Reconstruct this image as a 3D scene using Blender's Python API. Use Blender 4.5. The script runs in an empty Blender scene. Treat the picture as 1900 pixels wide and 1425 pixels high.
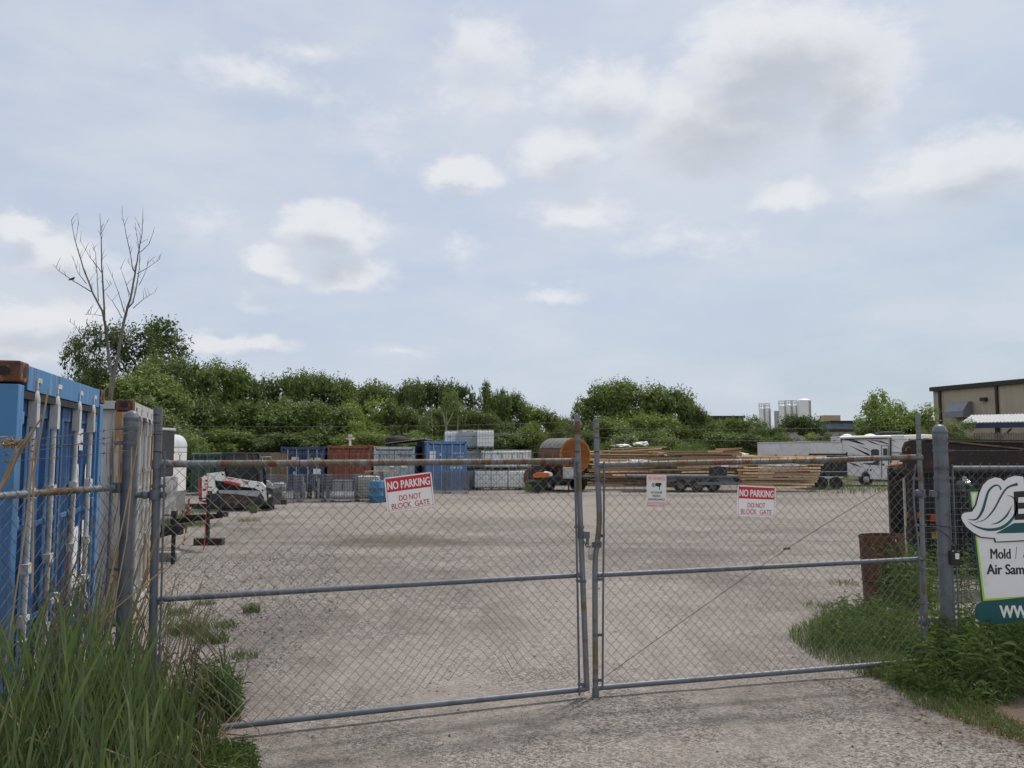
import bpy, bmesh, math, random
from math import sin, cos, pi, radians, sqrt, atan2
from mathutils import Vector, Matrix, noise as mnoise
random.seed(7)
SC = bpy.context.scene
COL = SC.collection

# ------------------------------------------------------------------ camera
F, CX, CY = 1483.0, 950.0, 712.5          # focal length and centre in photo pixels
CAMZ, PITCH = 1.93, radians(4.68)
cd = bpy.data.cameras.new('camera'); cam = bpy.data.objects.new('camera', cd); COL.objects.link(cam)
cam.location = (0, 0, CAMZ); cam.rotation_euler = (pi/2 + PITCH, 0, 0)
cd.sensor_fit = 'HORIZONTAL'; cd.sensor_width = 36; cd.lens = 36*F/1900
cd.clip_start = 0.05; cd.clip_end = 5000
SC.camera = cam

def ray(px, py):
    u = (px-CX)/F; v = (CY-py)/F
    return Vector((u, cos(PITCH)-v*sin(PITCH), sin(PITCH)+v*cos(PITCH)))
def gz(y):
    return -0.01*min(max(0.0, y-8.0), 72.0)
def P(px, py, Y):
    d = ray(px, py); t = Y/d.y
    return Vector((0, 0, CAMZ)) + d*t
def G(px, py):
    d = ray(px, py); z = 0.0
    for _ in range(30):
        t = (z-CAMZ)/d.z
        z = gz(d.y*t)
    return Vector((d.x*t, d.y*t, z))
def PV(px, py, A, B, off=0.0):            # photo pixel onto the vertical plane through A and B
    dr = Vector((B.x-A.x, B.y-A.y, 0)).normalized(); n = Vector((dr.y, -dr.x, 0))
    d = ray(px, py); o = Vector((0, 0, CAMZ))
    t = n.dot(A+n*off-o)/n.dot(d)
    return o+d*t

# ------------------------------------------------------------------ light
SUN_EL, SUN_AZ = radians(57), radians(34)      # azimuth measured from +Y towards +X
SUND = Vector((sin(SUN_AZ)*cos(SUN_EL), cos(SUN_AZ)*cos(SUN_EL), sin(SUN_EL)))
ld = bpy.data.lights.new('sun', 'SUN'); ld.energy = 3.1; ld.angle = radians(5); ld.color = (1.0, .955, .88)
sun = bpy.data.objects.new('sun', ld); COL.objects.link(sun)
sun.rotation_euler = SUND.to_track_quat('Z', 'Y').to_euler()
SC.view_settings.view_transform = 'Standard'; SC.view_settings.look = 'None'
SC.view_settings.exposure = 0.0; SC.view_settings.gamma = 1.0

class NT:                                   # small node-tree helper
    def __init__(s, tree): s.t = tree; s.n = tree.nodes; s.l = tree.links
    def node(s, typ, **kw):
        n = s.n.new(typ)
        for k, v in kw.items(): setattr(n, k, v)
        return n
    def put(s, sock, val):
        if val is None: return
        if hasattr(val, 'is_output') or isinstance(val, bpy.types.NodeSocket): s.l.new(val, sock)
        else: sock.default_value = val
    def m(s, op, a, b=None, c=None, clamp=False):
        n = s.node('ShaderNodeMath', operation=op); n.use_clamp = clamp
        s.put(n.inputs[0], a); s.put(n.inputs[1], b); s.put(n.inputs[2], c); return n.outputs[0]
    def vm(s, op, a, b=None):
        n = s.node('ShaderNodeVectorMath', operation=op)
        s.put(n.inputs[0], a); s.put(n.inputs[1], b)
        return n.outputs['Value'] if op in ('LENGTH', 'DOT_PRODUCT', 'DISTANCE') else n.outputs[0]
    def noise(s, vec, scale, detail=4, rough=.55, dist=0, color=False):
        n = s.node('ShaderNodeTexNoise'); s.put(n.inputs['Vector'], vec)
        n.inputs['Scale'].default_value = scale; n.inputs['Detail'].default_value = detail
        n.inputs['Roughness'].default_value = rough; n.inputs['Distortion'].default_value = dist
        return n.outputs['Color' if color else 'Fac']
    def voro(s, vec, scale, out='Color', feature='F1', rnd=1.0):
        n = s.node('ShaderNodeTexVoronoi', feature=feature); s.put(n.inputs['Vector'], vec)
        n.inputs['Scale'].default_value = scale; n.inputs['Randomness'].default_value = rnd
        return n.outputs[out]
    def step(s, x, a, b, lo=0.0, hi=1.0):
        n = s.node('ShaderNodeMapRange', interpolation_type='SMOOTHSTEP')
        s.put(n.inputs[0], x); n.inputs[1].default_value = a; n.inputs[2].default_value = b
        s.put(n.inputs[3], lo); s.put(n.inputs[4], hi); return n.outputs[0]
    def mix(s, f, a, b, blend='MIX'):
        n = s.node('ShaderNodeMix', data_type='RGBA', blend_type=blend)
        s.put(n.inputs[0], f)
        for k, v in ((6, a), (7, b)):
            if isinstance(v, (tuple, list)) and len(v) == 3: v = (*v, 1)
            s.put(n.inputs[k], v)
        return n.outputs[2]
    def sep(s, vec):
        n = s.node('ShaderNodeSeparateXYZ'); s.put(n.inputs[0], vec); return n.outputs
    def comb(s, x, y, z):
        n = s.node('ShaderNodeCombineXYZ')
        for i, v in enumerate((x, y, z)): s.put(n.inputs[i], v)
        return n.outputs[0]
    def scale(s, vec, sc): return s.vm('MULTIPLY', vec, sc)

# ------------------------------------------------------------------ world: sky, high veil of cloud, cumulus
W = bpy.data.worlds.new('World'); SC.world = W; W.use_nodes = True
nt = NT(W.node_tree); nt.n.clear()
out = nt.node('ShaderNodeOutputWorld'); bg = nt.node('ShaderNodeBackground'); nt.l.new(bg.outputs[0], out.inputs[0])
BGS = 0.1; bg.inputs[1].default_value = BGS
sky = nt.node('ShaderNodeTexSky', sky_type='NISHITA'); sky.sun_disc = False
sky.sun_elevation = SUN_EL; sky.sun_rotation = SUN_AZ; sky.dust_density = 2.0; sky.air_density = 1.0
tc = nt.node('ShaderNodeTexCoord').outputs['Generated']
X, Y_, Z = nt.sep(tc)[:3]
az = nt.m('ARCTAN2', X, Y_); el = nt.m('ARCSINE', Z)
def azel(px, py):
    d = ray(px, py).normalized(); return atan2(d.x, d.y), math.asin(d.z)
CLOUDS = [  # photo px: centre, half width, half height, weight
 (480,150,150,45,.42),(570,110,70,35,.32),(900,90,110,85,.55),(900,170,130,60,.4),
 (1440,115,210,120,1.1),(1330,230,230,110,1.0),(1560,170,120,130,.9),(1120,180,130,70,.75),
 (855,330,90,42,.95),(1050,290,130,55,.8),(1070,395,110,48,.7),(1470,362,90,36,.75),
 (1790,320,190,75,.85),(610,425,120,60,1.0),(500,490,65,36,1.0),(640,500,110,40,.8),
 (30,410,55,32,.9),(130,470,120,55,.8),(90,580,130,45,.85),(60,640,120,40,.8),(20,607,50,24,.9),
 (1035,541,60,20,.5),(450,632,125,26,.8),(740,652,80,22,.35),(860,468,45,30,.36),(480,560,55,14,.36),
 (380,410,90,40,.28),(700,240,120,60,.2),(1250,440,160,40,.3),
]
p0 = nt.comb(az, el, 0.0)
stretch = nt.scale(p0, (1.0, 1.7, 1.0))
nA = nt.noise(stretch, 9, 7, .6, color=True)
warp = nt.scale(nt.vm('SUBTRACT', nA, (.5, .5, .5)), (.10, .075, 0))
p1 = nt.vm('ADD', p0, warp)
p2 = nt.vm('ADD', p1, (0, .030, 0))
VEILS = [(1260,330,460,170,.9),(900,210,360,170,.8),(220,70,330,90,.7),(1650,430,260,70,.6),(540,330,260,90,.5),(1500,60,380,80,.6)]
def blobs(p, lst=CLOUDS):
    acc = None
    for cx_, cy_, hw, hh, w in lst:
        a0, e0 = azel(cx_, cy_)
        v = nt.scale(nt.vm('SUBTRACT', p, (a0, e0, 0)), (F/hw/1.12, F/hh/1.12, 0))
        q = nt.m('MULTIPLY_ADD', nt.vm('LENGTH', v), -w, w)
        acc = q if acc is None else nt.m('SMOOTH_MAX', acc, q, .15)
    return acc
fb = nt.noise(stretch, 22, 9, .62)
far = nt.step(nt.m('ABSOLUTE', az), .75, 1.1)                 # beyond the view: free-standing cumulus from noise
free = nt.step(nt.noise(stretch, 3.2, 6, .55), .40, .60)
d1 = nt.m('ADD', blobs(p1), nt.m('MULTIPLY', nt.m('SUBTRACT', fb, .5), .75))
d2 = blobs(p2)
shade = nt.step(nt.m('ADD', d2, nt.m('MULTIPLY', nt.m('SUBTRACT', fb, .5), .45)), .15, .85)
edge = nt.m('DIVIDE', nt.m('SUBTRACT', d1, .0), nt.m('MULTIPLY_ADD', shade, .45, .50), clamp=True)     # crisp lit tops, soft bases
edge = nt.step(edge, 0.0, 1.0)
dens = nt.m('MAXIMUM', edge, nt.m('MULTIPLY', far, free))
veilpat = nt.noise(nt.scale(p0, (1.0, 2.6, 1)), 4.0, 6, .55)
veil = nt.step(veilpat, .36, .68)
lowright = nt.step(nt.m('MULTIPLY_ADD', az, .55, nt.m('MULTIPLY', el, -.9)), -.25, .3)
skyc = nt.mix(.80, sky.outputs[0], nt.mix(lowright, (5.85, 6.55, 7.85), (4.8, 5.85, 6.95)))
veil = nt.m('MAXIMUM', veil, nt.step(nt.m('ADD', blobs(p1, VEILS), nt.m('MULTIPLY', nt.m('SUBTRACT', fb, .5), .5)), .0, .8))
skyc = nt.mix(nt.m('MULTIPLY', veil, .66), skyc, (6.75, 7.15, 7.85))
cl = nt.mix(shade, (8.45, 8.5, 8.7), (5.2, 5.5, 6.0))
cl = nt.mix(nt.m('MULTIPLY', nt.step(el, .22, .02), .45), cl, (7.9, 7.55, 7.75))
cl = nt.mix(nt.m('MULTIPLY', far, .9), cl, (11.5, 11.2, 10.8))          # unseen cumulus beyond the view, brightened as added fill for camera-facing sides
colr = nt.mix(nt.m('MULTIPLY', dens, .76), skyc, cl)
ground_side = nt.step(el, -.02, .01)
colr = nt.mix(ground_side, (2.2, 2.05, 1.85), colr)
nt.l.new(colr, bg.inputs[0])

# ------------------------------------------------------------------ materials
MATS = {}
def base_mat(name):
    m = bpy.data.materials.new(name); m.use_nodes = True
    t = NT(m.node_tree); b = t.n['Principled BSDF']
    MATS[name] = m
    return m, t, b
def rgb(c): return (*c, 1) if len(c) == 3 else c
def pmat(name, col, col2=None, scale=6.0, thr=(.5, .62), rough=.6, metal=0.0, bump=0.0, bscale=40.0, vary=.18, stretch=(1, 1, 1), spec=.4, col3=None, thr3=(.62, .7), scale3=14, objvar=0.0):
    m, t, b = base_mat(name)
    o = t.node('ShaderNodeTexCoord').outputs['Object']
    v = t.scale(o, stretch)
    n1 = t.noise(v, scale, 6, .6)
    n0 = t.noise(o, scale*.37, 4, .55)
    c = t.mix(1.0, rgb(col), t.mix(n0, (1-vary,)*3, (1+vary,)*3), 'MULTIPLY')
    if col2: c = t.mix(t.step(n1, *thr), c, rgb(col2))
    if col3: c = t.mix(t.step(t.noise(v, scale3, 6, .6), *thr3), c, rgb(col3))
    if objvar:
        k = t.m('MULTIPLY_ADD', t.node('ShaderNodeObjectInfo').outputs['Random'], 2*objvar, 1-objvar); c = t.mix(1.0, c, t.comb(k, k, k), 'MULTIPLY')
    t.l.new(c, b.inputs['Base Color'])
    t.put(b.inputs['Roughness'], t.m('MULTIPLY_ADD', n1, .3, rough-.15, clamp=True))
    b.inputs['Metallic'].default_value = metal
    b.inputs['Specular IOR Level'].default_value = spec
    if bump:
        bn = t.node('ShaderNodeBump'); bn.inputs['Strength'].default_value = bump; bn.inputs['Distance'].default_value = .01
        t.put(bn.inputs['Height'], t.noise(o, bscale, 5, .6)); t.l.new(bn.outputs[0], b.inputs['Normal'])
    return m
def leaf_mat(name, c1, c2, c3, scale=.35, trans=.3, rough=.55, objvar=.25):
    m, t, b = base_mat(name)
    o = t.node('ShaderNodeTexCoord').outputs['Object']
    oi = t.node('ShaderNodeObjectInfo').outputs['Random']
    isl = t.node('ShaderNodeNewGeometry').outputs['Random Per Island']
    c = t.mix(t.step(t.noise(o, scale, 4, .55), .35, .65), c1, c2)
    c = t.mix(t.step(isl, .45, 1.0), c, c3)
    k = t.m('MULTIPLY_ADD', oi, objvar*2, 1-objvar)
    c = t.mix(1.0, c, t.comb(k, k, t.m('MULTIPLY_ADD', oi, objvar, 1-objvar*.5)), 'MULTIPLY')
    t.l.new(c, b.inputs['Base Color']); b.inputs['Roughness'].default_value = rough
    b.inputs['Specular IOR Level'].default_value = .3
    tr = t.node('ShaderNodeBsdfTranslucent'); t.l.new(t.mix(1.0, c, (1.1, 1.25, .6), 'MULTIPLY'), tr.inputs[0])
    mx = t.node('ShaderNodeMixShader'); mx.inputs[0].default_value = trans
    t.l.new(b.outputs[0], mx.inputs[1]); t.l.new(tr.outputs[0], mx.inputs[2])
    t.l.new(mx.outputs[0], t.n['Material Output'].inputs[0])
    return m

galv = pmat('galvanised', (.135, .152, .178), (.10, .108, .12), 9, (.5, .68), .5, .35, .12, 90, .22, col3=(.30, .21, .13), thr3=(.66, .76), scale3=5)
galv_dark = pmat('galvanised_dark', (.115, .125, .14), (.08, .088, .095), 9, (.5, .68), .55, .3, .12, 90)
wire_m = pmat('wire', (.165, .175, .18), (.10, .105, .108), 3, (.45, .65), .5, .3)
barb_m = pmat('barbed_wire_steel', (.06, .055, .05), (.10, .055, .03), 8, (.5, .6), .7, .3)
rusty_rail = pmat('rusty_rail', (.175, .19, .205), (.15, .125, .085), 7.5, (.44, .50), .6, .15, .2, 60, .3, (1, .12, .12), col3=(.15, .065, .035), thr3=(.52, .58), scale3=8.5)
rusty_stile = pmat('rusty_stile', (.17, .185, .205), (.155, .125, .075), 5, (.5, .56), .6, .15, .2, 60, .3, (.2, .2, 1), col3=(.15, .06, .03), thr3=(.60, .68), scale3=4)
rust = pmat('rust', (.12, .05, .028), (.055, .03, .024), 11, (.4, .6), .85, 0, .5, 50, .3, col3=(.27, .13, .055), thr3=(.55, .62), scale3=20)
black = pmat('black_steel', (.018, .018, .02), (.04, .037, .035), 6, (.5, .7), .55, 0, .1, 60)
dark_rust = pmat('dark_rusted_steel', (.022, .018, .017), (.05, .03, .022), 5, (.48, .7), .8, 0, .5, 30, .3, col3=(.10, .07, .05), thr3=(.66, .72), scale3=9)
rubber = pmat('rubber', (.018, .018, .018), (.05, .045, .04), 10, (.5, .7), .85)
white_p = pmat('white_paint', (.72, .72, .71), (.58, .57, .54), 3, (.5, .75), .4)
white_plastic = pmat('white_plastic', (.80, .82, .82), (.72, .74, .74), 2.5, (.45, .7), .45)
grey_alu = pmat('aluminium', (.42, .43, .44), (.30, .31, .32), 12, (.45, .6), .4, .5, .1, 70)
grey_p = pmat('grey_paint', (.33, .34, .35), (.27, .28, .29), 4, (.45, .7), .5)
red_p = pmat('red_paint', (.42, .03, .025), (.30, .03, .03), 5, (.5, .7), .45)
orange_p = pmat('orange_paint', (.50, .11, .02), (.32, .08, .02), 6, (.5, .7), .5)
glass_d = pmat('dark_glass', (.012, .014, .016), None, 3, (.5, .6), .12, 0, 0, 10, .1, spec=.6)
concrete = pmat('concrete', (.30, .29, .275), (.20, .19, .18), 8, (.45, .65), .9, 0, .5, 60)
lumber_m = pmat('lumber', (.72, .49, .28), (.54, .355, .20), 2.2, (.42, .6), .75, 0, .15, 30, .25, (.35, 6, 6), objvar=.4)
lumber_old = pmat('weathered_lumber', (.38, .245, .145), (.22, .145, .09), 2.2, (.42, .6), .8, 0, .2, 30, .25, (.35, 6, 6), objvar=.45)
wood_dark = pmat('dark_wood', (.065, .045, .035), (.04, .03, .025), 3, (.42, .6), .8, 0, .3, 40, .3, (.4, 5, 5))
tarp = pmat('white_tarp', (.70, .70, .70), (.55, .56, .58), 2, (.45, .7), .45, 0, .5, 8)
bark = pmat('bark', (.10, .085, .07), (.055, .045, .04), 9, (.45, .6), .9, 0, .6, 25, .3, (1, 1, .25))
deadwood = pmat('dead_wood', (.15, .135, .13), (.085, .075, .072), 6, (.45, .6), .85, 0, .4, 25, .3, (1, 1, .25))

# ------------------------------------------------------------------ mesh helpers
class MB:
    def __init__(s): s.v = []; s.f = []; s.mi = []; s.sm = []
    def add(s, vs, fs, mi=0, smooth=False):
        b = len(s.v); s.v.extend([tuple(x) for x in vs])
        for f in fs: s.f.append([i+b for i in f]); s.mi.append(mi); s.sm.append(smooth)
        return s
    def box(s, c, d, rz=0.0, mi=0, R=None):
        x, y, z = d[0]/2, d[1]/2, d[2]/2
        vs = [Vector(p) for p in ((-x,-y,-z),(x,-y,-z),(x,y,-z),(-x,y,-z),(-x,-y,z),(x,-y,z),(x,y,z),(-x,y,z))]
        if R is None: R = Matrix.Rotation(rz, 3, 'Z')
        c = Vector(c)
        return s.add([R @ p + c for p in vs], [(0,3,2,1),(4,5,6,7),(0,1,5,4),(1,2,6,5),(2,3,7,6),(3,0,4,7)], mi)
    def bar(s, a, b, w, h, mi=0, up=(0, 0, 1)):        # rectangular bar from a to b
        a, b = Vector(a), Vector(b); d = b-a; L = d.length; x = d/L; u = Vector(up)
        if abs(x.dot(u)) > .99: u = Vector((0, 1, 0))
        y = u.cross(x).normalized(); z = x.cross(y)
        R = Matrix((x, y, z)).transposed()
        return s.box((a+b)/2, (L, w, h), mi=mi, R=R)
    def tube(s, pts, r, n=8, mi=0, caps=True, smooth=True):
        pts = [Vector(p) for p in pts]; N = len(pts)
        rs = r if isinstance(r, (list, tuple)) else [r]*N
        vs = []; prev = None
        for i, p in enumerate(pts):
            t = (pts[min(i+1, N-1)]-pts[max(i-1, 0)])
            if t.length < 1e-9: t = Vector((0, 0, 1))
            t.normalize()
            if prev is None:
                u = Vector((0, 0, 1)) if abs(t.z) < .9 else Vector((1, 0, 0))
                u = (u-t*u.dot(t)).normalized()
            else:
                u = prev-t*prev.dot(t)
                u = u.normalized() if u.length > 1e-6 else t.orthogonal().normalized()
            prev = u; w = t.cross(u)
            for k in range(n):
                a = 2*pi*k/n; vs.append(p+(u*cos(a)+w*sin(a))*rs[i])
        fs = []
        for i in range(N-1):
            for k in range(n):
                k2 = (k+1) % n; fs.append((i*n+k, i*n+k2, (i+1)*n+k2, (i+1)*n+k))
        s.add(vs, fs, mi, smooth)
        if caps:
            s.add(vs[:n], [list(range(n))[::-1]], mi); s.add(vs[-n:], [list(range(n))], mi)
        return s
    def lathe(s, prof, n=24, c=(0, 0, 0), mi=0, axis='Z', smooth=True):
        c = Vector(c); vs = []
        for r, z in prof:
            for k in range(n):
                a = 2*pi*k/n; x, y = r*cos(a), r*sin(a)
                p = {'Z': (x, y, z), 'Y': (x, z, y), 'X': (z, x, y)}[axis]
                vs.append(Vector(p)+c)
        fs = []
        for i in range(len(prof)-1):
            for k in range(n):
                k2 = (k+1) % n; q = (i*n+k, i*n+k2, (i+1)*n+k2, (i+1)*n+k)
                fs.append(q[::-1] if axis == 'Y' else q)
        s.add(vs, fs, mi, smooth)
        e = list(range(n))
        if prof[0][0] > 1e-6: s.add(vs[:n], [e if axis == 'Y' else e[::-1]], mi)
        if prof[-1][0] > 1e-6: s.add(vs[-n:], [e[::-1] if axis == 'Y' else e], mi)
        return s
    def prism(s, pts, y0, y1, mi=0):                  # outline in x,z (counter-clockwise seen from -Y) extruded along y
        n = len(pts)
        A = sum(pts[i][0]*pts[(i+1) % n][1]-pts[(i+1) % n][0]*pts[i][1] for i in range(n))
        if A < 0: pts = pts[::-1]
        vs = [(x, y0, z) for x, z in pts]+[(x, y1, z) for x, z in pts]
        fs = [list(range(n)), [n+i for i in range(n)][::-1]]
        for i in range(n):
            j = (i+1) % n; fs.append((i, i+n, j+n, j))
        return s.add(vs, fs, mi)
    def build(s, name, mats, parent=None, sub=None, bevel=0.0, seg=2, solid=False):
        me = bpy.data.meshes.new(name)
        vs = s.v if sub is None else [(x-sub[0], y-sub[1], z-sub[2]) for x, y, z in s.v]
        me.from_pydata(vs, [], s.f)
        if not isinstance(mats, (list, tuple)): mats = [mats]
        for m in mats: me.materials.append(m)
        me.polygons.foreach_set('material_index', s.mi)
        me.polygons.foreach_set('use_smooth', s.sm)
        me.update()
        if any(s.sm) and len(s.f) < 6000: me.set_sharp_from_angle(angle=radians(50))
        o = bpy.data.objects.new(name, me); COL.objects.link(o)
        if parent: o.parent = parent
        if bevel:
            b = o.modifiers.new('bevel', 'BEVEL'); b.width = bevel; b.segments = seg; b.limit_method = 'ANGLE'; b.angle_limit = radians(40)
        return o
def tag(o, label=None, cat=None, group=None, kind=None):
    if label: o['label'] = label
    if cat: o['category'] = cat
    if group: o['group'] = group
    if kind: o['kind'] = kind
    return o
def thing(name, label, cat, loc=(0, 0, 0), rz=0.0, group=None, rot=None):
    o = bpy.data.objects.new(name, None); COL.objects.link(o); o.empty_display_size = .1
    o.location = loc; o.rotation_euler = rot or (0, 0, rz)
    return tag(o, label, cat, group)
KIDS = {}
def kids(o): return [c for c in bpy.data.objects if c.parent == o]
def copy_tree(o, parent=None):
    c = o.copy(); COL.objects.link(c)
    if parent: c.parent = parent
    for ch in kids(o): copy_tree(ch, c)
    return c
def text(name, s, x0, x1, z0, z1, y, mat, parent, bold=.0, thick=.0008):   # flat lettering filling a box, facing -Y
    cu = bpy.data.curves.new(name, 'FONT'); cu.body = s; cu.size = 1; cu.extrude = 0; cu.resolution_u = 4
    cu.align_x = 'LEFT'
    to = bpy.data.objects.new(name, cu); COL.objects.link(to)
    me = bpy.data.meshes.new_from_object(to.evaluated_get(bpy.context.evaluated_depsgraph_get()))
    bpy.data.objects.remove(to); bpy.data.curves.remove(cu)
    xs = [v.co.x for v in me.vertices]; ys = [v.co.y for v in me.vertices]
    a, b, c, d = min(xs), max(xs), min(ys), max(ys)
    for v in me.vertices:
        v.co = (x0+(v.co.x-a)/(b-a)*(x1-x0), y, z0+(v.co.y-c)/(d-c)*(z1-z0))
    if bold > .003:                                     # heavier strokes: shifted copies, each a hair in front of the last
        vs = [v.co.copy() for v in me.vertices]; fs = [list(p.vertices) for p in me.polygons]; h = z1-z0; V2 = []; F2 = []
        for k, (ox, oz) in enumerate(((0, 0), (1, 0), (-1, 0), (.5, .6), (-.5, -.6))):
            b0 = len(V2); V2 += [(v.x+ox*bold*h*3.0, v.y-k*.00008, v.z+oz*bold*h*2.0) for v in vs]; F2 += [[i+b0 for i in f] for f in fs]
        me = bpy.data.meshes.new(name); me.from_pydata(V2, [], F2); me.update()
    me.name = name; me.materials.clear(); me.materials.append(mat)
    for p in me.polygons: p.material_index = 0
    o = bpy.data.objects.new(name, me); COL.objects.link(o)
    if parent: o.parent = parent
    return o
def plain(name, col, rough=.5): return pmat(name, col, None, 5, (.5, .6), rough, 0, 0, 10, .08)
def rpoly(w, h, r, n=4, cx=0, cz=0):                 # rounded rectangle outline
    o = []
    for sx, sz, a0 in ((1, -1, -pi/2), (1, 1, 0), (-1, 1, pi/2), (-1, -1, pi)):
        for k in range(n+1):
            a = a0+pi/2*k/n; o.append((cx+sx*(w/2-r)+r*cos(a), cz+sz*(h/2-r)+r*sin(a)))
    return o

# ------------------------------------------------------------------ ground
def gpoly_soil(t, o):                                      # bare brown soil under the right verge
    g3 = G(1870, 1340); d = t.vm('LENGTH', t.scale(t.vm('SUBTRACT', t.vm('ADD', o, t.scale(t.vm('SUBTRACT', t.noise(o, 2.5, 5, .6, color=True), (.5,)*3), (.5, .4, 0))), (g3.x+.35, g3.y+.1, 0)), (1/.75, 1/.5, 0)))
    return t.m('MULTIPLY', t.step(d, 1.15, .75), .85)
def ground_material():
    m, t, b = base_mat('gravel_ground')
    o = t.node('ShaderNodeTexCoord').outputs['Object']
    x, y, z = t.sep(o)[:3]
    big = t.noise(o, .24, 6, .62); mid = t.noise(o, .9, 5, .6)
    fine = t.noise(o, 38, 4, .7); grit = t.voro(o, 66, 'Color'); gs = t.sep(grit)[0]
    grit2 = t.sep(t.voro(o, 34, 'Color'))[0]
    trk = t.noise(t.scale(o, (.09, 1.4, 1)), 1.0, 5, .6)            # long wheel-raked streaks across the yard
    c = t.mix(t.step(big, .38, .60), (.150, .127, .112), (.290, .253, .225))
    c = t.mix(t.m('MULTIPLY', t.step(mid, .48, .66), .7), c, (.118, .102, .092))
    c = t.mix(t.m('MULTIPLY', t.step(trk, .53, .64), t.step(y, 8, 18, .12, .65)), c, (.095, .082, .074))
    c = t.mix(t.m('MULTIPLY', t.step(trk, .46, .34), t.step(y, 8, 18, .1, .6)), c, (.285, .258, .235))
    trk2 = t.noise(t.scale(t.vm('ADD', o, t.scale(t.noise(o, .12, 3, .5, color=True), (3.0, 0, 0))), (.75, .085, 1)), 1.0, 5, .62)   # wheel lines fanning in from the gate
    nearw = t.step(y, 16, 8)
    c = t.mix(t.m('MULTIPLY', t.m('MULTIPLY', t.step(trk2, .52, .60), nearw), .75), c, (.118, .100, .090))
    c = t.mix(t.m('MULTIPLY', t.m('MULTIPLY', t.step(trk2, .48, .40), nearw), .70), c, (.305, .272, .245))
    coarse = t.step(t.m('MULTIPLY_ADD', mid, .7, t.m('MULTIPLY', big, .6)), .60, .72)
    stones = t.mix(t.step(gs, .0, 1.0), (.075, .065, .060), (.36, .328, .305))
    c = t.mix(t.m('MULTIPLY_ADD', coarse, .45, .33), c, stones)
    c = t.mix(t.m('MULTIPLY', t.step(grit2, .86, .95), .45), c, (.11, .10, .095))
    c = t.mix(1.0, c, t.mix(fine, (.55, .55, .55), (1.45, 1.45, 1.45)), 'MULTIPLY')
    c = t.mix(1.0, c, t.mix(t.step(t.noise(o, 5.5, 6, .7), .3, .7), (.82, .81, .80), (1.16, 1.16, 1.16)), 'MULTIPLY')
    # a brown muddy stain dragged across the yard
    def blob(cx, cy, rx, ry, lo, hi):
        d = t.vm('LENGTH', t.scale(t.vm('SUBTRACT', t.vm('ADD', o, t.scale(t.vm('SUBTRACT', t.noise(o, .55, 5, .6, color=True), (.5,)*3), (5, 1.6, 0))), (cx, cy, 0)), (1/rx, 1/ry, 0)))
        return t.step(d, hi, lo)
    g1 = G(745, 1004); wv = t.scale(t.vm('SUBTRACT', t.noise(o, .9, 7, .68, color=True), (.5,)*3), (4.5, 3.4, 0))
    st = t.step(t.vm('LENGTH', t.scale(t.vm('SUBTRACT', t.vm('ADD', o, wv), (g1.x, g1.y, 0)), (1/2.1, 1/1.5, 0))), 1.15, .45)
    c = t.mix(t.m('MULTIPLY', st, .7), c, (.085, .066, .048))
    dry = t.m('MAXIMUM', blob(1.4, 9.5, 2.4, 3.2, .2, 1.3), blob(-.6, 7.2, 1.3, 1.5, .2, 1.3))
    c = t.mix(t.m('MULTIPLY', t.m('MULTIPLY', dry, t.step(fine, .3, .6, .5, 1.0)), .42), c, (.36, .32, .285))
    lot = blob(2.0, 30, 12, 8, .3, 1.2)
    c = t.mix(t.m('MULTIPLY', lot, .32), c, (.35, .305, .265))
    c = t.mix(gpoly_soil(t, o), c, t.mix(fine, (.085, .055, .038), (.15, .105, .075)))
    farg = t.step(y, 54, 60)
    c = t.mix(farg, c, t.mix(t.noise(o, .6, 5, .6), (.055, .075, .025), (.13, .115, .065)))
    t.l.new(c, b.inputs['Base Color']); b.inputs['Roughness'].default_value = .95
    b.inputs['Specular IOR Level'].default_value = .2
    bn = t.node('ShaderNodeBump'); bn.inputs['Strength'].default_value = .8; bn.inputs['Distance'].default_value = .018
    h = t.m('ADD', t.m('MULTIPLY', t.voro(o, 66, 'Distance'), -.6), t.m('ADD', t.m('MULTIPLY', fine, .7), mid))
    t.put(bn.inputs['Height'], h); t.l.new(bn.outputs[0], b.inputs['Normal'])
    return m
ground_m = ground_material()
def bumpz(x, y):
    if y < 1 or y > 52: return 0
    return (mnoise.noise(Vector((x*.55, y*.55, 3)))*.016 + mnoise.noise(Vector((x*2.1, y*2.1, 7)))*.007)*min(1, (y-1)/2)*min(1, (52-y)/6)
g = MB()
xs = [-1500, -400, -120, -60, -40, -30]+[-24+i*.4 for i in range(120)]+[24, 30, 40, 60, 120, 400, 1500]
ys = [-60, -20, -8, -3]+[-1+i*.3 for i in range(60)]+[17.5+i*1.0 for i in range(45)]+[64, 70, 80, 120, 300, 900, 2500]
nx = len(xs)
g.add([(x, y, gz(y)+(bumpz(x, y) if abs(x) < 26 else 0)) for y in ys for x in xs],
      [(j*nx+i, j*nx+i+1, (j+1)*nx+i+1, (j+1)*nx+i) for j in range(len(ys)-1) for i in range(nx-1)], 0, True)
tag(g.build('ground', ground_m), kind='structure')

def inpoly(p, poly):
    x, y = p; c = False; n = len(poly)
    for i in range(n):
        a, b = poly[i], poly[(i+1) % n]
        if (a[1] > y) != (b[1] > y) and x < (b[0]-a[0])*(y-a[1])/(b[1]-a[1])+a[0]: c = not c
    return c
def gpoly(pxs): return [tuple(G(x, y)[:2]) for x, y in pxs]
def sample(poly, n, rnd):
    x0 = min(p[0] for p in poly); x1 = max(p[0] for p in poly); y0 = min(p[1] for p in poly); y1 = max(p[1] for p in poly)
    res = []
    while len(res) < n:
        p = (rnd.uniform(x0, x1), rnd.uniform(y0, y1))
        if inpoly(p, poly): res.append(p)
    return res

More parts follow.
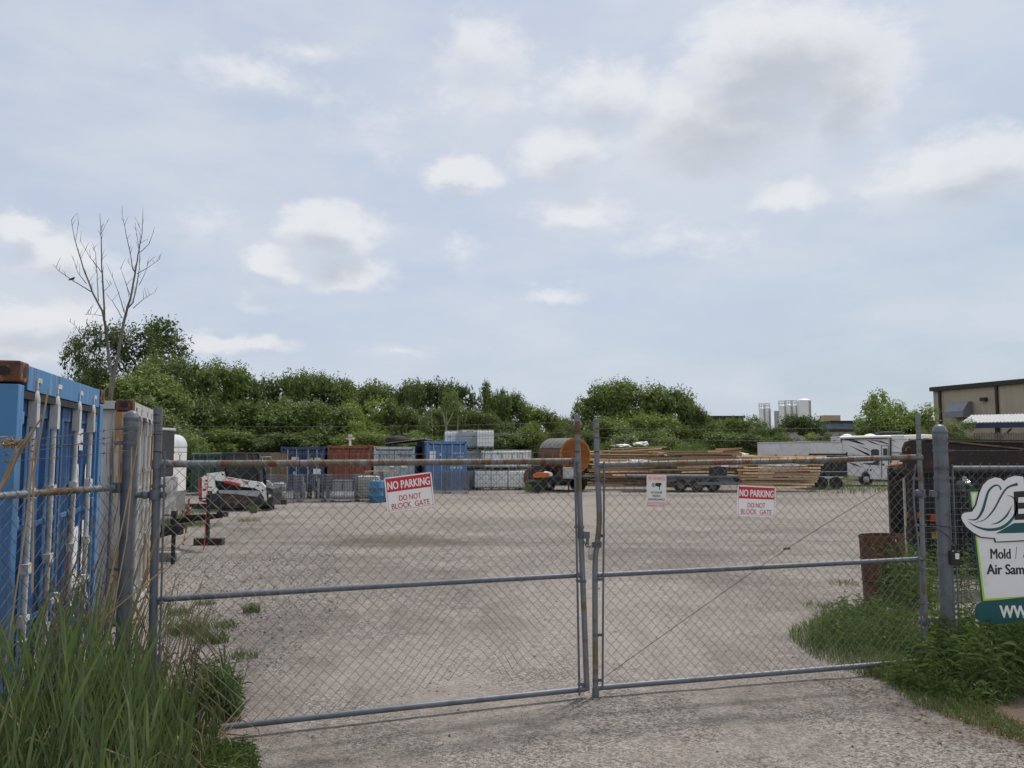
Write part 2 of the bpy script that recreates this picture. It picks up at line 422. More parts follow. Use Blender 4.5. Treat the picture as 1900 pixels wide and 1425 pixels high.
# loose stones on the gravel
rnd = random.Random(11)
st = MB()
stone_m, t, b = base_mat('loose_stone')
isl = t.node('ShaderNodeNewGeometry').outputs['Random Per Island']
t.l.new(t.mix(isl, (.085, .075, .07), (.33, .302, .285)), b.inputs['Base Color']); b.inputs['Roughness'].default_value = .9
def stone(mb, x, y, r):
    z = gz(y)+bumpz(x, y); rx, ry, rzz = r*rnd.uniform(.7, 1.3), r*rnd.uniform(.7, 1.3), r*rnd.uniform(.45, .8); a = rnd.random()*6
    vs = []
    for q in ((1,0,0),(0,1,0),(-1,0,0),(0,-1,0),(.2,.1,1),(0,0,-1)):
        qx, qy = q[0]*rx*rnd.uniform(.7, 1.15), q[1]*ry*rnd.uniform(.7, 1.15)
        vs.append((x+qx*cos(a)-qy*sin(a), y+qx*sin(a)+qy*cos(a), z+q[2]*rzz+r*.2))
    mb.add(vs, [(0,1,4),(1,2,4),(2,3,4),(3,0,4),(1,0,5),(2,1,5),(3,2,5),(0,3,5)])
rocky = gpoly([(300,1040),(620,1010),(640,1110),(560,1215),(470,1260),(380,1260),(300,1230)])
for x, y in sample(rocky, 4200, rnd): stone(st, x, y, abs(rnd.gauss(0, .008))+.007)
drive = gpoly([(300,1000),(1640,990),(1620,1150),(1460,1180),(1500,1260),(1900,1400),(1960,1460),(380,1460),(430,1330),(300,1210)])
n_ = 0
for x, y in sample(drive, 9000, rnd):
    if mnoise.noise(Vector((x*.7, y*.7, 1)))+.25 > rnd.uniform(-.35, .9): stone(st, x, y, abs(rnd.gauss(0, .005))+.004)
tag(st.build('loose_gravel', stone_m), kind='stuff')

# ------------------------------------------------------------------ chain-link pieces
def chainlink(P0, P1, z0, z1, pitch=.085, r=.0023, wob=None, tips=True, ztop=None, zbot=None, mb=None):
    mb = mb or MB()
    d = Vector((P1.x-P0.x, P1.y-P0.y, 0)); L = d.length; d.normalize(); nrm = Vector((d.y, -d.x, 0))
    w2 = pitch/2; n = int(L/w2)
    K = int(round((z1-z0)/w2))
    def pt(s, k, z):
        if zbot: 
            zb = zbot(s/L); z = z1-(z1-z)*(z1-zb)/(z1-z0)
        if ztop: z = z+ztop(s/L)*(z-z0)/(z1-z0)
        off = wob(s/L, (z-z0)/(z1-z0)) if wob else (0, 0, 0)
        o = Vector((P0.x, P0.y, 0))+d*(s+off[0])+nrm*off[1]+Vector((0, 0, z+off[2]))
        return o
    for i in range(n):
        pts = []
        for k in range(K+1):
            s = i*w2+(w2 if (k+i) % 2 else 0)
            sg = 1 if (k+i) % 2 else -1
            pts.append(pt(s, k, z0+k*w2)+nrm*(.0012*sg))
        mb.tube(pts, r, 4, caps=False, smooth=False)
        if tips:
            s = i*w2+(w2 if (K+i) % 2 else 0); z = z0+K*w2
            if (K+i) % 2 == 0:
                a = pt(s, K, z); b_ = a+Vector((0, 0, .020))
                mb.tube([a, b_], r*1.3, 4, caps=False, smooth=False)
                for sg in (-1, 1): mb.tube([b_, b_+d*(sg*.011)+Vector((0, 0, .017))], r*.8, 4, caps=False, smooth=False)
    return mb
def barbed(pts, r=.0021, step=.125, mb=None, seed=1):
    mb = mb or MB(); rr = random.Random(seed)
    pts = [Vector(p) for p in pts]
    mb.tube(pts, r, 5)
    for i in range(len(pts)-1):
        a, b_ = pts[i], pts[i+1]; L = (b_-a).length; n = max(1, int(L/step))
        for k in range(n):
            p = a.lerp(b_, (k+.5)/n); dd = (b_-a).normalized()
            mb.tube([p-dd*.009, p+dd*.009], r*1.9, 5)
            for _ in range(2):
                v = Vector((rr.uniform(-1, 1), rr.uniform(-1, 1), rr.uniform(-1, 1))).normalized()*.017
                mb.tube([p-v, p+v], r*.65, 4)
    return mb
def sag(a, b, s, n=12):
    return [Vector(a).lerp(Vector(b), k/n)+Vector((0, 0, -s*4*(k/n)*(1-k/n))) for k in range(n+1)]
def band(mb, p, ax_to, r, h=.022, mi=0):
    p = Vector(p); q = Vector(ax_to)
    mb.tube([p-Vector((0, 0, h/2)), p+Vector((0, 0, h/2))], r*1.14, 14, mi)
    mb.bar(p, q, .008, h, mi)
    d = (q-p).normalized(); mb.tube([q-Vector((d.y, -d.x, 0))*.016, q+Vector((d.y, -d.x, 0))*.016], .0085, 6, mi)

A0 = G(281, 1386); B0 = G(1087, 1291); C0 = G(1106, 1290); D0 = G(1716, 1244)
def polyz(mb, pxs, A, B, r, off=0.0, n=12):
    pts = [PV(x, y, A, B, off) for x, y in pxs]
    if len(pts) > 2:                                   # a smooth curve through the traced points
        q = []
        for i in range(len(pts)-1):
            p0 = pts[max(i-1, 0)]; p1 = pts[i]; p2 = pts[i+1]; p3 = pts[min(i+2, len(pts)-1)]
            for k in range(5):
                tt = k/5; q.append(.5*((2*p1)+(p2-p0)*tt+(2*p0-5*p1+4*p2-p3)*tt*tt+(3*p1-p0-3*p2+p3)*tt**3))
        q.append(pts[-1]); pts = q
    mb.tube(pts, r, n); return pts
OFF = .032                                             # fabric hangs on the camera side of the frames

# left leaf ---------------------------------------------------------
gl = thing('gate_leaf', 'left half of the chain link double gate with rust banded top rail and two signs space', 'gate', A0)
gl['label'] = 'chain link gate leaf with one no parking sign, its bottom rail running into the reeds'
def gpart(name, mat, mb, par, loc): return mb.build(name, mat, par, sub=loc)
mb = MB(); hingeL = polyz(mb, [(294,756),(292,850),(288,1000),(284,1160),(280,1372)], A0, B0, .0272); gpart('hinge_stile', galv, mb, gl, A0)
mb = MB(); polyz(mb, [(1070.5,769),(1073,860),(1078,1000),(1083,1120),(1089,1281)], A0, B0, .0225); latchL = gpart('latch_stile', rusty_stile, mb, gl, A0)
mb = MB(); polyz(mb, [(297,861),(700,858.5),(1064,855.5)], A0, B0, .0238); gpart('top_rail', rusty_rail, mb, gl, A0)
mb = MB(); polyz(mb, [(292,1112),(680,1089),(1076,1067)], A0, B0, .0205); gpart('middle_rail', galv, mb, gl, A0)
mb = MB(); polyz(mb, [(281,1369),(400,1351),(700,1318),(1086,1278)], A0, B0, .0225); gpart('bottom_rail', galv, mb, gl, A0)
mb = MB(); tbl = polyz(mb, [(306,838),(302,1000),(297,1180),(290,1372)], A0, B0, .0075, OFF, 6); gpart('tension_bar', galv, mb, gl, A0)
mb = MB(); polyz(mb, [(1066,852),(1070,1010),(1075,1290)], A0, B0, .0085, OFF, 6); gpart('tension_bar', galv, mb, gl, A0)
LL = (B0-A0).length
def zA(px, py): return PV(px, py, A0, B0).z
sL = (PV(303, 1000, A0, B0).xy-A0.xy).length; sR = (PV(1070, 1000, A0, B0).xy-A0.xy).length
dAB = Vector((B0.x-A0.x, B0.y-A0.y, 0)).normalized(); nAB = Vector((dAB.y, -dAB.x, 0))
MA = A0+dAB*sL+nAB*OFF; MBp = A0+dAB*sR+nAB*OFF
def wobL(u, v):
    bul = math.exp(-((u-.80)/.14)**2)*max(0, .45-v)*2.2
    nz = mnoise.noise(Vector((u*9, v*6, 2)))
    return (nz*.020*bul*2+mnoise.noise(Vector((u*3, v*3, 9)))*.006, .075*bul+nz*.012, mnoise.noise(Vector((u*14, v*9, 5)))*.05*bul)
def zbL(u): return .10+(.13*math.exp(-((u-.72)/.13)**2)+.05*max(0, min(1, (u-.35)*4)))
mb = chainlink(MA, MBp, .08, 1.862, wob=wobL, zbot=zbL); gpart('chain_link_mesh', wire_m, mb, gl, A0)
for px, py, bx in ((290,902,304),(286,1119,298),(291,868,305)):
    mb = MB(); band(mb, PV(px, py, A0, B0), PV(bx, py, A0, B0, OFF), .0272); gpart('tension_band', galv, mb, gl, A0)
for px, py, bx in ((1074,884,1067),(1078,978,1069),(1082,1078,1072),(1087,1270,1075)):
    mb = MB(); band(mb, PV(px, py, A0, B0), PV(bx, py, A0, B0, OFF), .0225); gpart('tension_band', galv, mb, gl, A0)
# rail-end cups
mb = MB()
p = PV(292, 861, A0, B0); mb.tube([p-Vector((0,0,.028)), p+Vector((0,0,.028))], .033, 14); mb.tube([p, p+dAB*.07], .029, 12); gpart('rail_end', galv, mb, gl, A0); mb = MB()
p = PV(1073, 856, A0, B0); mb.tube([p-dAB*.055, p], .028, 12)
gpart('rail_end', galv, mb, gl, A0)
for k, (y0, y1, sg) in enumerate(((800, 801, .045), (790, 783, .02), (838, 838, .02))):
    mb = barbed(sag(PV(292, y0, A0, B0, .027), PV(1071, y1, A0, B0, .024), sg, 16), seed=k); gpart('barbed_wire', barb_m, mb, gl, A0)
mb = MB()
for y in (770, 785, 806, 838):
    p = PV(292.5, y, A0, B0); mb = MB(); mb.tube([p-Vector((0,0,.004)), p+Vector((0,0,.004))], .0288, 12); gpart('wire_tie', barb_m, mb, gl, A0)
for y in (783, 800, 838):
    p = PV(1071.5, y, A0, B0); mb = MB(); mb.tube([p-Vector((0,0,.004)), p+Vector((0,0,.004))], .0240, 12); gpart('wire_tie', barb_m, mb, gl, A0)

# right leaf ----------------------------------------------------------
gr = thing('gate_leaf', 'chain link gate leaf with diagonal truss wire, beside the oil drum and the sign board', 'gate', D0)
dCD = Vector((D0.x-C0.x, D0.y-C0.y, 0)).normalized(); nCD = Vector((dCD.y, -dCD.x, 0))
mb = MB(); polyz(mb, [(1703,769),(1706,850),(1709,900),(1712,1000),(1718,1167),(1720,1236)], C0, D0, .0205); gpart('hinge_stile', rusty_stile, mb, gr, D0)
mb = MB(); polyz(mb, [(1106,777),(1108,860),(1112,960),(1108,1010),(1104,1060),(1105,1287)], C0, D0, .0225); gpart('latch_stile', rusty_stile, mb, gr, D0)
mb = MB(); polyz(mb, [(1112,863),(1300,858.5),(1500,854.5),(1690,848.5),(1707,850)], C0, D0, .0235); gpart('top_rail', rusty_rail, mb, gr, D0)
mb = MB(); polyz(mb, [(1108,1067),(1400,1053),(1712,1037)], C0, D0, .0205); gpart('middle_rail', galv, mb, gr, D0)
mb = MB(); polyz(mb, [(1108,1276),(1400,1252),(1690,1228),(1719,1226)], C0, D0, .0225); gpart('bottom_rail', galv, mb, gr, D0)
mb = MB(); polyz(mb, [(1121,857),(1120,1000),(1118,1278)], C0, D0, .0085, OFF, 6); gpart('tension_bar', galv, mb, gr, D0)
mb = MB(); polyz(mb, [(1699,862),(1695,900),(1697,950),(1704,1010),(1708,1100),(1711,1232)], C0, D0, .0085, OFF, 6); gpart('tension_bar', galv, mb, gr, D0)
sL = (PV(1120, 1000, C0, D0).xy-C0.xy).length; sR = (PV(1706, 1000, C0, D0).xy-C0.xy).length
MC = C0+dCD*sL+nCD*OFF; MD = C0+dCD*sR+nCD*OFF
def wobR(u, v):
    dr = -.085*max(0, (u-.78)/.22)**2*max(0, (v-.35)/.65)        # torn loose and drooping at the hinge corner
    return (mnoise.noise(Vector((u*3, v*3, 4)))*.006-.04*max(0, (u-.8)/.2)*math.exp(-((v-.85)/.2)**2), mnoise.noise(Vector((u*7, v*5, 8)))*.012, dr)
mb = chainlink(MC, MD, .09, 1.842, wob=wobR); gpart('chain_link_mesh', wire_m, mb, gr, D0)
mb = MB(); polyz(mb, [(1702,872),(1460,1018),(1119,1258)], C0, D0, .0024, OFF+.012, 6); gpart('truss_wire', barb_m, mb, gr, D0)
mb = MB(); q = PV(1460, 1018, C0, D0, OFF+.012); mb.tube([q-dCD*.03, q+dCD*.03], .009, 6); gpart('turnbuckle', barb_m, mb, gr, D0)
for px, py, bx in ((1109,890,1121),(1111,994,1120),(1105,1075,1119),(1105,1178,1119),(1105,1262,1118)):
    mb = MB(); band(mb, PV(px, py, C0, D0), PV(bx, py, C0, D0, OFF), .0225); gpart('tension_band', galv_dark, mb, gr, D0)
for px, py, bx in ((1709,888,1696),(1713,975,1701),(1716,1057,1706),(1718,1120,1709)):
    mb = MB(); band(mb, PV(px, py, C0, D0), PV(bx, py, C0, D0, OFF), .0205); gpart('tension_band', galv_dark, mb, gr, D0)
mb = MB(); p = PV(1106, 863, C0, D0); mb.tube([p, p+dCD*.06], .028, 12); gpart('rail_end', galv, mb, gr, D0); mb = MB()
p = PV(1707, 850, C0, D0); mb.lathe([(0, -.03), (.018, -.026), (.028, -.012), (.031, 0), (.028, .012), (.018, .026), (0, .03)], 14, p); gpart('rail_end', galv, mb, gr, D0); mb = MB()
p = PV(1105, 1284, C0, D0); mb.tube([p-Vector((0,0,.035)), p+Vector((0,0,.03))], .027, 12)
gpart('rail_end', galv, mb, gr, D0)
for k, (y0, y1, sg) in enumerate(((795, 789, .02), (812, 815, .02), (838, 845, .012))):
    mb = barbed(sag(PV(1107, y0, C0, D0, .024), PV(1704, y1, C0, D0, .022), sg, 16), seed=k+7); gpart('barbed_wire', barb_m, mb, gr, D0)
mb = MB()
for y in (795, 812, 838):
    p = PV(1107, y, C0, D0); mb = MB(); mb.tube([p-Vector((0,0,.004)), p+Vector((0,0,.004))], .0240, 12); gpart('wire_tie', barb_m, mb, gr, D0)
for y in (789, 815): 
    p = PV(1704.5, y, C0, D0); mb = MB(); mb.tube([p-Vector((0,0,.004)), p+Vector((0,0,.004))], .022, 12); gpart('wire_tie', barb_m, mb, gr, D0)

# latch, chain and padlock
mb = MB(); p = PV(1078, 992, A0, B0)
mb.tube([p-Vector((0,0,.03)), p+Vector((0,0,.03))], .027, 14); mb.box(p+Vector((.04, -.01, 0)), (.055, .045, .055)); mb.box(p+Vector((.05, -.012, -.045)), (.022, .03, .06))
mb.build('latch', galv_dark, gl, sub=A0, bevel=.004)
mb = MB(); p = PV(1110, 1010, C0, D0); mb.tube([p-Vector((0,0,.025)), p+Vector((0,0,.025))], .027, 14); mb.bar(p, p+Vector((-.05, -.02, .0)), .012, .04)
gpart('latch_keeper', galv_dark, mb, gr, D0)
pl0 = PV(1096, 1010, A0, B0, .05)
ch = thing('lock_chain', 'short dark chain looped between the two gate latch posts', 'chain', pl0)
cpts = [PV(x, y, A0, B0, .045) for x, y in ((1083,1004),(1087,1010),(1091,1014),(1096,1015),(1101,1013),(1106,1010),(1111,1009))]
mb = MB()
for i in range(len(cpts)-1):
    a, b_ = cpts[i], cpts[i+1]; c = (a+b_)/2; d = (b_-a); L = d.length*.72; d.normalize()
    n_ = Vector((0, -1, 0)) if i % 2 else Vector((0, -.3, 1)); w = d.cross(n_).normalized()
    ring = [c+d*(L*cos(a_))+w*(.011*sin(a_)) for a_ in [2*pi*k/10 for k in range(11)]]
    mb.tube(ring, .0042, 6, caps=False)
gpart('chain_links', galv_dark, mb, ch, pl0)
pk0 = PV(1096, 1039, A0, B0, .055)
pk = thing('padlock', 'brass coloured padlock hanging from the chain between the gate leaves', 'padlock', pk0)
mb = MB(); mb.prism(rpoly(.036, .044, .006, 3, 0, .024), -.010, .010)
mb.build('lock_body', pmat('lock_metal', (.33, .31, .25), (.22, .2, .16), 30, (.45, .6), .4, .6), pk, bevel=.002)
mb = MB(); mb.tube([(-.012, 0, .04), (-.012, 0, .075)]+[(-.012*cos(a), 0, .075+.02*sin(a)) for a in [pi*k/8 for k in range(1, 8)]]+[(.012, 0, .075), (.012, 0, .04)], .0042, 8)
mb.build('shackle', grey_alu, pk)

# gate posts -----------------------------------------------------------
def big_post(px, ptop, Y, lean, r, label, bands, hinges):
    top = P(px, ptop, Y); base = Vector((top.x+lean, Y, gz(Y)))
    o = thing('gate_post', label, 'post', base)
    H = top.z-base.z
    def at(z): return Vector((-lean*z/H, 0, z))
    mb = MB(); mb.tube([at(-.15), at(H*.5), at(H-.10)], r, 24); mb.build('pipe', galv, o)
    mb = MB(); c = at(H-.10)
    mb.lathe([(r*1.06, -.02), (r*1.06, .045), (r*1.0, .05), (r*.86, .078), (r*.55, .096), (0, .104)], 24, c)
    mb.build('cap', galv, o)
    for i, (py, h, kind) in enumerate(bands):
        z = P(px, py, Y).z-base.z; c = at(z)
        mb = MB(); mb.tube([c-Vector((0,0,h/2)), c+Vector((0,0,h/2))], r*1.09, 24)
        if kind: mb.box(c+Vector((kind*(r+.028), 0, 0)), (.06, .008, h)); mb.tube([c+Vector((kind*(r+.05), -.014, 0)), c+Vector((kind*(r+.05), .014, 0))], .008, 6)
        mb.build('band', galv if i % 3 else galv_dark, o)
    return o, base, at, H
YL = A0.y-.02
gpL, baseL, atL, HL = big_post(245, 762, YL, .0, .047, 'thick capped gate post standing against the rusty corner of the grey container',
    ((778,.02,0),(795,.02,-1),(822,.025,-1),(832,.012,0),(905,.03,-1),(933,.16,0),(1056,.018,-1),(845,.012,0)), ())
mb = MB()                                                # upper ball-and-socket hinge to the leaf
z = P(262, 918, YL).z-baseL.z; c = atL(z); hp = PV(288, 918, A0, B0)-baseL
mb.tube([c, c.lerp(hp, .55)], .021, 12); mb.lathe([(0,-.03),(.024,-.022),(.032,0),(.024,.022),(0,.03)], 14, c.lerp(hp, .62))
mb.tube([hp-Vector((0,0,.035)), hp+Vector((0,0,.035))], .036, 16); mb.lathe([(0,-.026),(.02,-.02),(.026,0),(.02,.02),(0,.026)], 14, hp+dAB*.05)
mb.build('hinge', galv, gpL)
mb = MB(); z = P(262, 1300, YL).z-baseL.z; c = atL(z); hp = PV(281, 1300, A0, B0)-baseL
mb.tube([c, hp], .02, 12); mb.tube([hp-Vector((0,0,.035)), hp+Vector((0,0,.035))], .035, 16); mb.build('hinge', galv, gpL)
YR = D0.y+.05
gpR, baseR, atR, HR = big_post(1743, 788, YR, .0, .060, 'thick capped gate post with a black key lock box hanging on it', 
    ((803,.02,0),(822,.018,0),(836,.02,1),(868,.02,1),(887,.025,1),(905,.09,0),(1027,.02,1),(1078,.018,1),(918,.012,0)), ())
mb = MB()
for py in (916, 1152):
    z = P(1735, py, YR).z-baseR.z; c = atR(z); hp = PV(1711 if py < 1000 else 1718, py, C0, D0)-baseR
    mb.tube([c, c.lerp(hp, .6)], .02, 12); mb.box(c.lerp(hp, .45), (.05, .05, .055))
    mb.tube([hp-Vector((0,0,.035)), hp+Vector((0,0,.035))], .03, 16)
    mb.lathe([(0,-.036),(.027,-.026),(.036,0),(.027,.026),(0,.036)], 14, hp+Vector((-.045, -.02, .004)))
mb.build('hinge', galv_dark, gpR)
# key lock box hung on a wire loop
kb = P(1772, 1048, YR-.085)
lb = thing('lock_box', 'small black key lock box hung by wire from the right gate post', 'lock box', kb)
mb = MB(); mb.prism(rpoly(.085, .125, .014, 4, 0, .06), -.024, .024); mb.build('case', plain('black_plastic', (.02, .02, .021), .35), lb, bevel=.005)
mb = MB(); mb.prism(rpoly(.034, .018, .003, 3, .008, .062), -.0275, -.0245); mb.prism(rpoly(.036, .03, .003, 3, .009, .088), -.027, -.0245)
mb.build('dial_label', white_p, lb)
mb = MB(); mb.tube([(-.022, 0, .11), (-.022, 0, .165), (-.01, 0, .182), (.01, 0, .182), (.022, 0, .165), (.022, 0, .11)], .005, 8); mb.build('shackle', black, lb)
mb = MB(); mb.tube([(0, 0, .18), (-.05, -.0, .25), (-.13, .02, .31), (-.17, .06, .33)], .0045, 6); mb.tube([(0, 0, .18), (.02, .01, .30), (-.04, -.01, .33), (-.17, .06, .345)], .0045, 6)
mb.build('hanging_wire', barb_m, lb)

# fences on both sides ---------------------------------------------------
FL1 = Vector((baseL.x-.06, baseL.y-.05, 0)); FL0 = Vector((-2.95, 3.55, 0))
fdir = (FL0-FL1).normalized()
fl = thing('chain_link_fence', 'chain link fence with bent rusty top rail in front of the blue container', 'fence', FL1)
zr = 1.68
def fl_at(u, z): return FL1+(FL0-FL1)*u+Vector((0, 0, z))
mb = MB(); mb.tube([fl_at(0.02, zr), fl_at(.3, zr), fl_at(.6, zr-.004), fl_at(1, zr-.02)], .021, 12); mb.build('top_rail', rusty_rail, fl, sub=FL1)
mb = MB(); mb.tube([fl_at(0.03, .02), fl_at(.03, zr+.08)], .0085, 6); mb.build('tension_bar', galv, fl, sub=FL1)
mb = MB(); p = fl_at(.0, zr); mb.box(p, (.06, .05, .07)); mb.build('rail_end', galv_dark, fl, sub=FL1, bevel=.008)
nF = Vector((-fdir.y, fdir.x, 0))
if nF.x < 0: nF = -nF
mb = chainlink(FL1+fdir*.04+nF*.028, FL0+nF*.028, .02, 1.70, wob=lambda u, v: (0, mnoise.noise(Vector((u*5, v*4, 1)))*.02, .05*max(0, v-.75)*math.sin(u*7))); mb.build('chain_link_mesh', wire_m, fl, sub=FL1)
for k, (py0, z1_, sg) in enumerate(((790, 1.93, .03), (800, 1.87, .05), (822, 1.93, .0), (835, 1.84, .015))):
    a = P(248, py0, YL-.05); e = fl_at(.98, z1_)
    mb = barbed(sag(a, e, sg, 10), seed=k+30); mb.build('barbed_wire', barb_m, fl, sub=FL1)

FR0 = Vector((baseR.x+.05, YR-.02, 0)); FR1 = Vector((baseR.x+3.2, YR+.15, 0))
fr = thing('chain_link_fence', 'chain link fence right of the gate carrying the white company sign board', 'fence', FR0)
zrr = P(1800, 869, YR).z
mb = MB(); mb.tube([FR0+Vector((.03, 0, zrr)), FR1+Vector((0, 0, zrr))], .0225, 12); mb.build('top_rail', galv, fr, sub=FR0)
mb = MB(); mb.tube([P(1767, 862, YR-.05), P(1773, 1000, YR-.05), P(1781, 1180, YR-.05)], .0085, 6); mb.build('tension_bar', galv, fr, sub=FR0)
mb = chainlink(FR0+Vector((.07, -.03, 0)), FR1+Vector((0, -.03, 0)), .03, zrr+.01, wob=lambda u, v: (.02*(1-v)*0, mnoise.noise(Vector((u*5, v*4, 6)))*.012, 0)); mb.build('chain_link_mesh', wire_m, fr, sub=FR0)
mb = MB(); mb.tube([FR1+Vector((0, .03, -.1)), FR1+Vector((0, .03, 2.0))], .03, 14); mb.build('line_post', galv, fr, sub=FR0)
for k, (y0, dz) in enumerate(((818, .0), (836, .02), (870, -.0))):
    a = P(1747, y0, YR-.06); mb = barbed(sag(a, FR1+Vector((0, 0, a.z+dz)), .01, 8), seed=k+50)
    if k < 2: mb.build('barbed_wire', barb_m, fr, sub=FR0)

# ------------------------------------------------------------------ signs
red_s = plain('sign_red', (.52, .022, .04), .45); white_s = pmat('sign_white', (.78, .78, .79), (.64, .62, .60), 9, (.55, .75), .45, 0, 0, 10, .08)
faded_red = pmat('faded_red', (.62, .27, .25), (.72, .50, .48), 40, (.45, .62), .6); pale_s = plain('faded_white', (.66, .67, .66), .6)
ink = plain('sign_ink', (.02, .02, .022), .5); faded_pink = pmat('faded_pink', (.74, .62, .60), (.66, .45, .42), 60, (.5, .65), .6)
def sign_no_parking(px, py, A, B, roll, label):
    c = PV(px, py, A, B, OFF+.02); rz = atan2((B-A).y, (B-A).x)
    o = thing('no_parking_sign', label, 'sign', c, rot=(0, radians(roll), rz), group='no parking signs on the gate')
    w, h = .355, .254
    mb = MB(); mb.prism(rpoly(w, h, .012), -.001, .001); mb.build('plate', white_s, o)
    mb = MB()
    ow, oh = w-.020, h-.020
    for (x0, z0, x1, z1) in ((-ow/2, -oh/2, ow/2, -oh/2+.0025), (-ow/2, -oh/2, -ow/2+.0025, oh/2), (ow/2-.0025, -oh/2, ow/2, oh/2)):
        mb.box(((x0+x1)/2, -.0014, (z0+z1)/2), (x1-x0, .0006, z1-z0))
    mb.build('border', red_s, o)
    mb = MB(); mb.prism(rpoly(ow, .098, .008, 4, 0, oh/2-.049), -.0020, -.0013); mb.build('red_panel', red_s, o)
    text('lettering', 'NO PARKING', -.158, .158, .036, .093, -.0026, white_s, o, .012)
    text('lettering', 'DO NOT', -.082, .082, -.054, -.014, -.0022, red_s, o, .004)
    text('lettering', 'BLOCK  GATE', -.142, .142, -.108, -.068, -.0022, red_s, o, .004)
    mb = MB()
    for x in (-1, 1):
        for z in (-1, 1): mb.lathe([(.0045, -.0035), (.0045, -.001)], 8, (x*(w/2-.012), 0, z*(h/2-.010)), axis='Y')
    mb.build('fixing', galv, o)
    return o
sign_no_parking(760, 913, A0, B0, -6.6, 'larger red and white no parking sign tilted up to the right, left gate leaf')
sign_no_parking(1403.5, 930, C0, D0, 2.9, 'red and white no parking sign tilted down to the right, near the lumber')
c = PV(1218, 911, C0, D0, OFF+.02)
ws = thing('surveillance_sign', 'small faded video surveillance warning sign with camera symbol on the gate', 'sign', c, rot=(0, radians(1.5), atan2(dCD.y, dCD.x)))
w, h = .172, .262
mb = MB(); mb.prism(rpoly(w, h, .006), -.001, .001); mb.build('plate', faded_pink, ws)
mb = MB(); mb.prism([(-w/2+.008, -h/2+.044), (w/2-.008, -h/2+.044), (w/2-.008, h/2-.056), (-w/2+.008, h/2-.056)], -.0018, -.0012); mb.build('white_panel', pale_s, ws)
mb = MB(); mb.prism([(-w/2+.006, -h/2+.006), (w/2-.006, -h/2+.006), (w/2-.006, -h/2+.040), (-w/2+.006, -h/2+.040)], -.0018, -.0012); mb.build('red_panel', faded_red, ws)
text('lettering', 'WARNING', -.074, .074, .087, .117, -.0022, faded_red, ws, .012)
text('lettering', '24 HOUR', -.050, .050, -.021, -.003, -.0024, ink, ws, .012)
text('lettering', 'VIDEO', -.036, .036, -.049, -.031, -.0024, ink, ws, .012)
text('lettering', 'SURVEILLANCE', -.072, .072, -.076, -.059, -.0024, ink, ws, .012)
text('lettering', 'NO TRESPASSING', -.074, .074, -.116, -.098, -.0024, pale_s, ws, .01)
mb = MB(); y0, y1 = -.0026, -.0019
mb.prism([(-.008, .040), (-.008, .066), (.042, .066), (.042, .047), (.036, .047), (.030, .034), (.020, .034)], y0, y1)
mb.prism([(.022, .034), (.028, .034), (.028, .018), (.034, .010), (.028, .008), (.022, .016)], y0, y1)
ring = [(-.026+.017*cos(a), .049+.017*sin(a)) for a in [2*pi*k/20 for k in range(20)]]
mb.prism(ring, y0, y1); mb.build('camera_symbol', ink, ws)
mb = MB(); mb.prism([(-.026+.0125*cos(a), .049+.0125*sin(a)) for a in [2*pi*k/20 for k in range(20)]], -.0032, -.0027); mb.build('lens_ring', pale_s, ws)
mb = MB(); mb.prism([(-.026+.007*cos(a), .049+.007*sin(a)) for a in [2*pi*k/16 for k in range(16)]], -.0038, -.0033); mb.build('lens', ink, ws)

# company board on the right fence (traced in photo pixels, at the fence's distance)
YS = YR-.10
def Z(zx, zy): q = P(1740+zx/4.32, 850+zy/4.32, YS); return (q.x, q.z)
s0 = P(1850, 1010, YS); sb = thing('company_sign', 'white and teal company sign board with leaf swirl cut out, tied to the fence', 'sign board', s0)
def sl(pts): return [(x-s0.x, z-s0.z) for x, z in (Z(a, b_) for a, b_ in pts)]
teal = plain('sign_teal', (.012, .085, .092), .4); lime = plain('sign_lime', (.42, .60, .03), .4); board_w = pmat('board_white', (.74, .745, .76), (.64, .64, .63), 3, (.52, .75), .35, 0, 0, 10, .08)
mb = MB(); mb.prism(sl([(240,257),(1050,190),(1050,1130),(350,1148)]), -.004, .004); mb.build('back_panel', teal, sb)
mb = MB(); mb.prism(sl([(258,272),(1050,205),(1050,1095),(362,1144)]), -.0055, -.0045); mb.build('lime_border', lime, sb)
mb = MB(); mb.prism(sl([(268,282),(1050,215),(1050,1082),(374,1128)]), -.007, -.006); mb.build('white_panel', board_w, sb)
mb = MB(); mb.prism(sl([(292,1235),(294,1200),(306,1172),(340,1150),(700,1112),(1050,1080),(1050,1262),(690,1306),(480,1326),(330,1308),(302,1285)]), -.012, -.0085); mb.build('web_banner', teal, sb)
outl = [(172,478),(178,445),(205,427),(262,421),(292,375),(318,275),(345,212),(390,167),(450,145),(498,154),(522,176),(548,150),(612,132),(672,139),(686,152),(688,206),(1050,180),(1050,650),(700,664),(452,674),(445,646),(335,637),(272,603),(215,556),(182,508)]
def shrink(pts, d):
    n = len(pts); res = []
    for i in range(n):
        a = Vector(pts[i-1]); b_ = Vector(pts[i]); c_ = Vector(pts[(i+1) % n])
        n1 = (b_-a).normalized(); n2 = (c_-b_).normalized(); nn = Vector((-(n1.y+n2.y), n1.x+n2.x))
        nn = nn.normalized() if nn.length > 1e-6 else Vector((0, 0)); res.append(tuple(b_+nn*d))
    return res
mb = MB(); mb.prism(sl(outl), -.016, -.009); mb.build('logo_board', ink, sb)
mb = MB(); mb.prism(sl(shrink(outl, 9)), -.0175, -.0165); mb.build('logo_face', board_w, sb)
